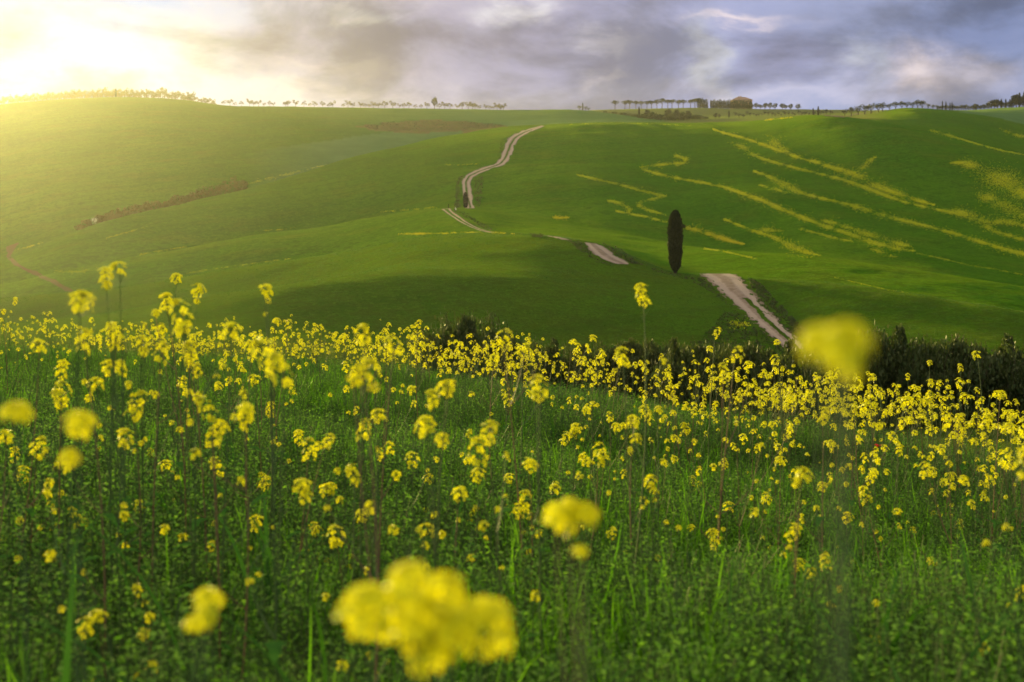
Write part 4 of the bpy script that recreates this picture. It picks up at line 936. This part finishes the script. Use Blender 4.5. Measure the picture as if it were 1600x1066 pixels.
def leaf_into(mb, p_, a, L, mi):
    """a lobed, drooping mustard leaf"""
    dx, dy = math.cos(a), math.sin(a); prev = None
    for k in range(6):
        s = k / 5; ww = L * (.05 + .17 * math.sin(min(1, s * 1.15) * math.pi) ** .8) * (.75 if k % 2 else 1.15); c_ = (p_[0] + dx * L * s, p_[1] + dy * L * s, p_[2] + L * (.35 * s - .55 * s * s))
        cur = ((c_[0] - dy * ww, c_[1] + dx * ww, c_[2]), (c_[0] + dy * ww, c_[1] - dx * ww, c_[2]))
        if prev: mb.quad(prev[0], prev[1], cur[1], cur[0], mi)
        prev = cur
def curve(p0, p1, bow, n=6):
    p0, p1 = Vector(p0), Vector(p1); b = Vector(bow)
    return [tuple(p0.lerp(p1, k / n) + b * math.sin(math.pi * k / n)) for k in range(n + 1)]
def plant(base, heads, g, label, group, lod=0, sizes=None, red=None):
    """stem with side branches (one mesh), leaves, and a head at each branch tip; HEADS are points relative to the foot"""
    red = g.random() < .45 if red is None else red; ms, mt_ = (M_STEMB if red else M_STEMG), M_STEMG
    main = max(range(len(heads)), key=lambda k: heads[k][2]); top = heads[main]; H = top[2]
    mb = MB(); pts = curve((0, 0, -.03), top, (g.gauss(0, .02) * H, g.gauss(0, .02) * H, 0), 8)
    r0 = (.0017 + .0014 * H) * (.7 if base[1] < 1.3 else 1)
    mb.tube(pts, [r0 * (1 - .62 * k / 8) for k in range(9)], 6)
    for k in range(5): mb.mi[-1 - k] = 1
    for k, hd in enumerate(heads):
        if k == main: continue
        j = min(6, max(1, int(8 * g.uniform(.35, .62) * min(1, hd[2] / H + .05))))
        while j > 1 and pts[j][2] > hd[2] - .03: j -= 1
        br = curve(pts[j], hd, (0, 0, -.06 * (hd[2] - pts[j][2] + .05)), 5)
        mb.tube(br, [r0 * .62 * (1 - .5 * q / 5) for q in range(6)], 5, 0 if g.random() < .6 else 1)
    extra = []
    if not lod and base[1] > 1.3:                               # small side sprays, some in bloom
        for k in range(g.randint(2, 5)):
            j = g.randint(2, 6); a = g.random() * 6.28; L = g.uniform(.05, .17) * min(1, H / .5); q = (pts[j][0] + math.cos(a) * L * .8, pts[j][1] + math.sin(a) * L * .8, pts[j][2] + L * g.uniform(.6, 1.1))
            if q[2] > H * .93: continue
            mb.tube(curve(pts[j], q, (0, 0, -.12 * L), 4), [r0 * .5, r0 * .42, r0 * .34, r0 * .26, r0 * .2], 4, 0 if g.random() < .6 else 1)
            if g.random() < .65: extra.append((q, g.uniform(.26, .5)))
            for _ in range(2):
                p_ = Vector(pts[j]).lerp(Vector(q), g.uniform(.4, .9)); b_ = g.random() * 6.28; mb.tube([tuple(p_), tuple(p_ + Vector((math.cos(b_) * .014, math.sin(b_) * .014, .016)))], [.0008, .0005], 3, 1, False)
    for k in range(g.randint(3, 7)):                           # short pods below the heads
        j = g.randint(5, 7); a = g.random() * 6.28; p_ = Vector(pts[j]).lerp(Vector(pts[j + 1]), g.random()); L = g.uniform(.012, .03)
        mb.tube([tuple(p_), tuple(p_ + Vector((math.cos(a) * L * .6, math.sin(a) * L * .6, L)))], [.0009, .0006], 3, 1, False)
    root = empty('mustard_plant', base); tag(root, label, 'wildflower', group)
    link('stem', mb.mesh('stem', [ms, mt_]), root)
    lm = MB()
    for k in range(g.randint(2, 4)):
        j = g.randint(1, 4); leaf_into(lm, pts[j], g.random() * 6.28, g.uniform(.03, .08), 0)
    link('leaves', lm.mesh('leaves', [M_BROAD]), root)
    heads = list(heads) + [q[0] for q in extra]; sizes = (list(sizes) if sizes else [1.0] * (len(heads) - len(extra))) + [q[1] for q in extra]
    for k, hd in enumerate(heads):
        s = sizes[k]
        me = HEADS_NEAR[g.randrange(3)] if base[1] < 1.3 and not lod else (HEADS_SMALL if s < .55 else HEADS_FAR if lod else HEADS)[g.randrange(3)] if s < .55 or lod else HEADS_NEAR[g.randrange(3)] if base[1] < 1.7 else HEADS[g.randrange(6)]
        o = link('flower_head', me, root); k_ = s * (1.7 if s < .55 and base[1] >= 1.3 or lod and s < .55 else 1.0) * g.uniform(.9, 1.12)
        o.location = Vector(hd) - Vector((0, 0, .018 * k_)); o.scale = (k_, k_, k_ * g.uniform(.85, 1.15))
        o.rotation_euler = (g.gauss(0, .28), g.gauss(0, .28), g.random() * 6.28)
    return root

# (label or None, [(x, y, apparent size of the cluster) in the photo, ...]) - each row is one plant
PL = [
 ('tall mustard plant whose ragged triple cluster stands highest against the left slope', [(186, 419, 30), (163, 428, 24), (163, 444, 22)]),
 ('mustard plant with one wide blurred cluster left of the highest triple cluster', [(128, 470, 40)]),
 ('tall mustard plant whose single head tops the flowers right of the triple cluster', [(277, 433, 20)]),
 ('mustard plant with one head leaning right, below and right of a smaller head', [(305, 452, 24), (307, 466, 8)]),
 ('tall mustard plant with an oval head alone against the hill left of centre', [(414, 449, 28), (420, 466, 9)]),
 (None, [(261, 470, 25), (242, 489, 14)]), ('mustard plant with two fat clusters stacked one above the other', [(287, 491, 34), (286, 513, 32)]),
 ('mustard plant with a domed blurred head against the dark fold of hill', [(359, 516, 34)]), (None, [(430, 501, 16), (450, 508, 17)]),
 ('small mustard plant with one tiny head near the left edge, against the hill', [(25, 470, 9)]), (None, [(4, 487, 11), (4, 499, 8)]), (None, [(61, 540, 28)]),
 ('mustard plant with one large round cluster left of the stacked pair', [(133, 531, 35)]), (None, [(183, 517, 30), (177, 540, 20)]), (None, [(248, 516, 22)]), (None, [(222, 530, 28), (226, 548, 18)]),
 (None, [(250, 551, 30)]), (None, [(300, 551, 28), (305, 580, 22)]), (None, [(392, 542, 22)]),
 ('mustard plant with two broad bright clusters side by side, left of centre', [(425, 555, 45), (447, 577, 45)]),
 (None, [(94, 575, 26)]), (None, [(169, 572, 30), (190, 575, 22), (150, 600, 30)]), (None, [(283, 595, 16)]),
 ('very near mustard plant with a large soft-edged head cut by the left edge', [(22, 638, 55)]),
 ('very near mustard plant with a large soft blurred head near the left edge', [(123, 655, 52), (108, 715, 36)]), (None, [(6, 683, 30)]), (None, [(97, 612, 28), (94, 625, 26)]),
 (None, [(205, 634, 32), (211, 645, 18)]), (None, [(332, 635, 35), (330, 675, 32)]), (None, [(380, 643, 38)]), (None, [(62, 698, 28)]), (None, [(20, 709, 20)]),
 (None, [(192, 684, 32)]), (None, [(234, 708, 15)]), (None, [(260, 725, 22)]), (None, [(342, 603, 18)]), (None, [(400, 592, 20)]), (None, [(458, 609, 17)]), (None, [(467, 680, 20)]),
 (None, [(420, 640, 20)]), (None, [(137, 619, 18)]), (None, [(343, 728, 26), (336, 720, 14)]),
 ('small mustard plant with one tiny head against the dark knoll, left of the rounded shrub', [(653, 506, 12)]),
 ('mustard plant with a leaning oval head against the foot of the knoll', [(570, 524, 32)]), ('mustard plant with a ragged head just right of the leaning oval head', [(616, 541, 30)]),
 ('mustard plant with one very wide flat cluster in the flower band', [(569, 580, 42), (553, 584, 26), (588, 598, 18)]), (None, [(701, 602, 36), (678, 622, 25)]), (None, [(645, 608, 18)]),
 (None, [(594, 650, 30), (567, 669, 30)]), ('mustard plant with a broad double cluster in the middle of the meadow', [(670, 664, 36), (686, 687, 28), (660, 672, 22)]),
 (None, [(762, 672, 34), (748, 703, 36)]), (None, [(484, 701, 28), (511, 686, 20)]), (None, [(556, 736, 30), (553, 750, 14)]), (None, [(644, 717, 24)]),
 (None, [(470, 760, 34), (474, 775, 22)]), (None, [(512, 762, 24)]), (None, [(409, 751, 20)]), (None, [(825, 720, 28)]), (None, [(748, 742, 26)]), (None, [(670, 748, 20)]), (None, [(798, 745, 20)]),
 (None, [(717, 771, 28)]), (None, [(866, 761, 22)]), (None, [(844, 603, 36), (838, 612, 20)]), (None, [(786, 526, 26)]), (None, [(772, 559, 18)]), (None, [(814, 547, 20)]), (None, [(880, 684, 20)]), (None, [(794, 625, 18)]),
 ('tall mustard plant with one head alone against the dark knoll, left of the great cypress', [(1005, 461, 28)]),
 ('mustard plant with one small head at the knoll foot left of the tall single head', [(926, 528, 14)]), (None, [(974, 558, 26)]), (None, [(1032, 558, 9)]),
 ('mustard plant with two small heads one above the other, below the great cypress', [(1118, 519, 14), (1110, 545, 14)]), ('mustard plant with a blurred leaning head left of the road end', [(1148, 552, 24), (1130, 575, 20)]),
 ('mustard plant with small heads in a row up its stem where the road ends', [(1214, 534, 12), (1213, 561, 15), (1222, 575, 10)]),
 ('very near mustard plant whose huge blurred head hides the end of the road', [(1290, 526, 118), (1318, 522, 112), (1302, 550, 100)]),
 ('mustard plant whose single head rises highest above the dark hedge at right', [(1526, 553, 15)]), (None, [(1453, 567, 10)]), (None, [(1500, 575, 11)]), (None, [(1361, 590, 14), (1359, 604, 9)]),
 (None, [(1456, 598, 15), (1452, 616, 16), (1447, 628, 16)]), (None, [(1561, 614, 17)]), (None, [(1288, 650, 24)]), ('near mustard plant with a bright head cut by the right edge of the band', [(1590, 722, 40), (1600, 708, 30)]),
 (None, [(1540, 658, 22)]), (None, [(1220, 719, 20)]), ('mustard plant with a large curled head in the right half of the meadow', [(1250, 738, 32), (1243, 752, 20)]), (None, [(1360, 742, 20)]), (None, [(1287, 760, 20)]), (None, [(1355, 775, 22)]),
 (None, [(1183, 700, 14)]), (None, [(1303, 694, 16)]), (None, [(1326, 728, 15), (1316, 735, 12)]), (None, [(1456, 736, 16)]), (None, [(1484, 742, 16), (1472, 752, 11)]), (None, [(1195, 778, 18)]), (None, [(1405, 702, 18)]),
 (None, [(36, 742, 22)]), (None, [(220, 789, 24)]), (None, [(120, 811, 26)]), (None, [(33, 808, 14)]), (None, [(411, 752, 22)]), (None, [(403, 810, 26), (397, 822, 14)]), (None, [(494, 827, 22)]),
 (None, [(330, 851, 18)]), (None, [(220, 920, 22)]), ('near mustard plant with one wide head in the bottom left of the meadow', [(136, 974, 40), (152, 962, 34)]),
 ('near mustard plant with two large stacked heads in the bottom left of the meadow', [(322, 938, 56), (332, 950, 40), (303, 975, 42)]), (None, [(231, 963, 16), (225, 981, 20)]), (None, [(236, 1034, 20)]),
 (None, [(78, 770, 13), (97, 768, 12), (80, 781, 10)]), (None, [(514, 763, 24)]), (None, [(567, 805, 26)]), (None, [(490, 827, 22)]), (None, [(526, 834, 30), (521, 845, 14)]), (None, [(719, 771, 26)]),
 (None, [(667, 824, 32), (662, 848, 14)]), (None, [(818, 784, 26), (806, 793, 22)]), (None, [(739, 797, 13)]),
 ('blurred near mustard plant with a double head and one small head below', [(866, 802, 56), (912, 796, 56), (888, 790, 50), (905, 850, 28)]),
 ('nearest mustard plant, its huge blurred cluster of heads at bottom centre', [(650, 893, 74), (580, 930, 78), (690, 935, 70), (625, 975, 66), (682, 1006, 66), (752, 978, 74), (650, 948, 66), (712, 965, 60)]),
 (None, [(866, 760, 20)]), (None, [(831, 820, 10)]), (None, [(1139, 792, 20)]), (None, [(1198, 780, 17)]), (None, [(1119, 841, 24)]), (None, [(1239, 831, 28), (1231, 851, 11)]), (None, [(1248, 880, 24)]),
 (None, [(1294, 880, 22), (1267, 896, 16)]), (None, [(1286, 863, 14)]), (None, [(1325, 808, 20)]), (None, [(1425, 825, 10)]), (None, [(1456, 875, 18)]), (None, [(1497, 816, 16)]), ('mustard plant with one bright head low in the bottom right of the meadow', [(1534, 1014, 22)]),
 (None, [(1597, 928, 30)]), (None, [(1367, 936, 9)]), (None, [(1190, 836, 10)]), ('mustard plant with a broad four-part cluster in the meadow below the knoll', [(920, 716, 22), (935, 706, 24), (945, 712, 20), (940, 724, 14)]),
 (None, [(955, 830, 18)]), ('mustard plant with one dark stout stem and a horseshoe-shaped head', [(1015, 750, 26), (1022, 760, 16)]), (None, [(1092, 755, 10)]), (None, [(990, 660, 26), (992, 682, 20)]), (None, [(1027, 870, 12)]),
 (None, [(900, 667, 20), (895, 678, 18)]), (None, [(965, 667, 20), (976, 665, 14)]), (None, [(1055, 718, 15)]), (None, [(1082, 751, 15)]), (None, [(1080, 825, 12)]), (None, [(1012, 642, 20), (1028, 640, 16)]), (None, [(1052, 683, 14)]),
 (None, [(1135, 723, 12), (1130, 728, 10)]), (None, [(1075, 670, 13), (1068, 665, 11)]), (None, [(918, 640, 18), (925, 630, 14)]), (None, [(953, 650, 14)]), (None, [(1455, 875, 14)]), (None, [(600, 985, 10)]),
]
BLUR_CUT = .046
def region(px, py):
    v = 'upper' if py < 640 else 'middle' if py < 790 else 'lower'; h = 'left' if px < 500 else 'centre' if px < 1050 else 'right'
    return v, h
NUMW = {1: 'one yellow head', 2: 'two yellow heads', 3: 'three yellow heads', 4: 'several yellow heads'}
def listed():
    g = random.Random(5)
    for label, hs in PL:
        s0 = max(h[2] for h in hs); d = F * BLUR_CUT / s0 * (.64 if s0 >= 50 else 1.0)
        x0, y0 = hs[0][0], max(h[1] for h in hs)
        def under(d): return min((YH - h[1]) / F * d - gz((h[0] - CX) / F * d, d) for h in hs)
        for _ in range(200):
            if under(d) < .10 + (.08 if len(hs) > 1 else .04): d *= .985
            elif max((YH - h[1]) / F * d - gz((h[0] - CX) / F * d, d) for h in hs) > 1.05: d *= .985
            else: break
        pts = [Vector(((px - CX) / F * d, d + g.uniform(-.02, .02), (YH - py) / F * d)) for px, py, s in hs]
        cx = sum(p_.x for p_ in pts) / len(pts) + g.gauss(0, .03 if d > 1.2 else .015); by = d + g.gauss(0, .04 if d > 1.5 else .01); bz = gz(cx, by)
        rel = [(p_.x - cx, p_.y - by, p_.z - bz) for p_ in pts]; sz = [h[2] * d / F / .046 for h in hs]
        v, h = region(hs[0][0], hs[0][1]); grp = None
        if label is None:
            grp = f'mustard plants in the {v} {h} of the meadow'
            label = f'slender mustard plant with {NUMW[min(4, len(hs))]}, in the {v} {h} of the meadow'
        plant((cx, by, bz), rel, g, label, grp, 0, red=(False if y0 < 480 or s0 > 60 else None), sizes=[max(.3 if d < 1.3 else .4, min(1.5, s * (1.12 if len(hs) > 4 else .60 if s0 > 100 else .85 if d < 1.7 else 1.0))) for s in sz])
listed()

# templates for the flower band along the far edge of the meadow
def template(seed):
    g = random.Random(seed); H = g.uniform(.36, .55); n = g.randint(3, 5); hs = [(g.gauss(0, .03), g.gauss(0, .03), H)]
    for k in range(n - 1):
        a = g.random() * 6.28; r = g.uniform(.04, .16); hs.append((math.cos(a) * r, math.sin(a) * r, H * g.uniform(.68, .97)))
    return plant((0, 0, 0), hs, g, 'yellow mustard plant in the dense flower band along the far edge of the meadow', 'mustard plants of the dense flower band', 1, [g.uniform(.40, .78) for _ in hs])
TPL = [template(500 + k) for k in range(10)]
TKIDS = [[c_ for c_ in bpy.data.objects if c_.parent is t_] for t_ in TPL]
def band_pos(n, lo, hi, seed):
    g = np.random.default_rng(seed); out = []
    while len(out) < n:
        u = g.uniform(-.39, .39); px = u * F + CX; e = float(edge_d(np.array([u]))[0]); f = lo + (hi - lo) * g.random() ** .6; d = e * f
        dens = np.interp(px, [0, 150, 300, 450, 700, 1100, 1600], [.45, .62, .8, .9, .9, .85, .8])
        if g.random() > dens or (px > 760 and f < .56 and g.random() < .72): continue
        if vnoise(np.array([u * d / .55 + 20]), np.array([d / .55]))[0] < .22: continue
        out.append((u * d, d))
    return out
def band():
    g = random.Random(9); used = set()
    near = sorted(band_pos(150, .28, .92, 4), key=lambda p_: p_[1])
    for x, y in near:
        k = g.randrange(len(TPL)); t_ = TPL[k]; s = g.uniform(.75, 1.25)
        if k not in used: o = t_; used.add(k)
        else:
            o = t_.copy(); COL.objects.link(o)
            for c_ in TKIDS[k]:
                q = c_.copy(); COL.objects.link(q); q.parent = o
        o.location = (x, y, gz(x, y)); o.rotation_euler = (g.gauss(0, .06), g.gauss(0, .06), g.random() * 6.28); o.scale = (s, s, s)
    # everything beyond what one would count: one mass of bloom
    vs, fs, ms = [], [], []; base = 0; gg = np.random.default_rng(12)
    hv = []
    for me in HEADS_FAR + HEADS_SMALL[1:]:
        v = np.empty(len(me.vertices) * 3, np.float32); me.vertices.foreach_get('co', v); hv.append((v.reshape(-1, 3), [tuple(p_.vertices) for p_ in me.polygons], [p_.material_index for p_ in me.polygons]))
    tv = []
    for k in range(len(TPL)):
        st = [c_ for c_ in TKIDS[k] if c_.name.startswith('stem')][0].data; v = np.empty(len(st.vertices) * 3, np.float32); st.vertices.foreach_get('co', v)
        tv.append((v.reshape(-1, 3), [tuple(p_.vertices) for p_ in st.polygons], [tuple(c_.location) + (c_.scale[0],) for c_ in TKIDS[k] if c_.name.startswith('flower_head')]))
    def add(v, f, mi):
        nonlocal base
        vs.append(v); fs.extend([tuple(i + base for i in q) for q in f]); ms.extend(mi); base += len(v)
    for x, y in band_pos(500, .56, 1.14, 77):
        k = int(gg.integers(len(tv))); a = gg.random() * 6.28; s = gg.uniform(.75, 1.3); ca, sa = math.cos(a) * s, math.sin(a) * s; M_ = np.array([[ca, -sa, 0], [sa, ca, 0], [0, 0, s]]); o = np.array([x, y, gz(x, y)])
        add(tv[k][0] @ M_.T + o, tv[k][1], [1] * len(tv[k][1]))
        for hx, hy, hz, hs in tv[k][2]:
            v, f, mi = hv[int(gg.integers(len(hv)))]; add((v * hs * gg.uniform(.6, 1.3) + np.array([hx, hy, hz])) @ M_.T + o, f, mi)
    me = bpy.data.meshes.new('mustard_flowers'); me.from_pydata(np.concatenate(vs).tolist(), [], fs)
    for mm in (M_PETAL, M_STEMG, M_BUD): me.materials.append(mm)
    me.polygons.foreach_set('material_index', ms); me.update()
    tag(link('mustard_flowers', me), kind='stuff')
    for k, t_ in enumerate(TPL):
        if k not in used: raise RuntimeError('template left at the origin')
band()

# one poppy in the band, and long grass leaves near the lens
def poppy():
    d = 8.3; x = (1368 - CX) / F * d; z = (YH - 699) / F * d; b = gz(x, d); o = empty('poppy', (x, d, b)); tag(o, 'single small red poppy among the yellow flowers on the right', 'wildflower')
    mb = MB(); mb.tube(curve((0, 0, -.02), (.01, 0, z - b), (.01, 0, 0), 5), [.0016] * 6, 5); link('stem', mb.mesh('stem', [M_STEMG]), o)
    mb = MB()
    for k in range(4):
        a = k * 1.57; c_, s_ = math.cos(a), math.sin(a); h = z - b
        mb.quad((.01, 0, h), (.01 + c_ * .018 - s_ * .014, s_ * .018 + c_ * .014, h + .012), (.01 + c_ * .028, s_ * .028, h + .018), (.01 + c_ * .018 + s_ * .014, s_ * .018 - c_ * .014, h + .012), 0)
    link('petals', mb.mesh('petals', [leaf_mat('poppy_red', (.5, .02, .015), (.42, .015, .02), .3, (1, .6, .5))]), o)
poppy()
def long_blades():
    mb = MB(); g = random.Random(21)
    def b(px, d, h, w_, a, bend):
        x = (px - CX) / F * d; z = gz(x, d); m2 = MB(); blade(m2, 0, 0, h, w_, a, bend, 9)
        i = len(mb.v); mb.v += [(x + v[0], d + v[1], z + v[2]) for v in m2.v]; mb.f += [tuple(q + i for q in f) for f in m2.f]; mb.mi += m2.mi
    for px, d, h, w_, a, bend in ((92, 1.9, .52, .020, 1.4, .10), (270, 2.3, .46, .014, 3.0, 1.0), (520, 2.2, .44, .011, 2.6, .8), (545, 1.6, .46, .008, 3.1, .12), (1060, 1.9, .32, .014, .2, 1.1),
                                  (1215, 2.2, .34, .010, .3, 1.2), (300, 2.6, .62, .010, 2.7, .9), (180, 2.4, .50, .012, 3.4, .7), (60, 3.0, .5, .012, .6, .6), (400, 3.2, .46, .012, 2.2, .9), (700, 2.6, .32, .012, 5.6, .6),
                                  (1420, 2.0, .34, .012, 3.4, .8), (1480, 2.6, .36, .012, .5, .9), (1330, 1.7, .36, .014, 2.9, .2), (880, 2.2, .34, .012, .2, .5), (240, 1.8, .34, .016, .4, .9)):
        b(px, d, h, w_, a, bend)
    for _ in range(36):
        d = g.uniform(2.2, 7); b(CX + g.uniform(-.4, .4) * F, d, g.uniform(.2, .42), g.uniform(.005, .009), g.random() * 6.28, g.uniform(.1, 1.0))
    tag(link('tall_grass', mb.mesh('tall_grass', [M_BROAD])), kind='stuff')
long_blades()
# ------------------------------------------------------------------ the sunlit air
def haze():
    x, y0, y1, z0, z1 = 2300, -60, 2200, float(ZG.min()) - 1.5, float(ZG.max()) + 16
    v = [(-x, y0, z0), (x, y0, z0), (x, y1, z0), (-x, y1, z0), (-x, y0, z1), (x, y0, z1), (x, y1, z1), (-x, y1, z1)]
    f = [(0, 3, 2, 1), (4, 5, 6, 7), (0, 1, 5, 4), (1, 2, 6, 5), (2, 3, 7, 6), (3, 0, 4, 7)]
    me = bpy.data.meshes.new('haze'); me.from_pydata(v, [], f)
    m_, t = new_mat('haze_air')
    pv = t.new('ShaderNodeVolumePrincipled'); pv.inputs['Density'].default_value = HAZE
    pv.inputs['Color'].default_value = (.97, .97, .95, 1); pv.inputs['Anisotropy'].default_value = .79
    t.l.new(pv.outputs[0], t.out.inputs[1]); me.materials.append(m_)
    tag(link('haze', me), kind='stuff')
HAZE = 0.36e-4
haze()
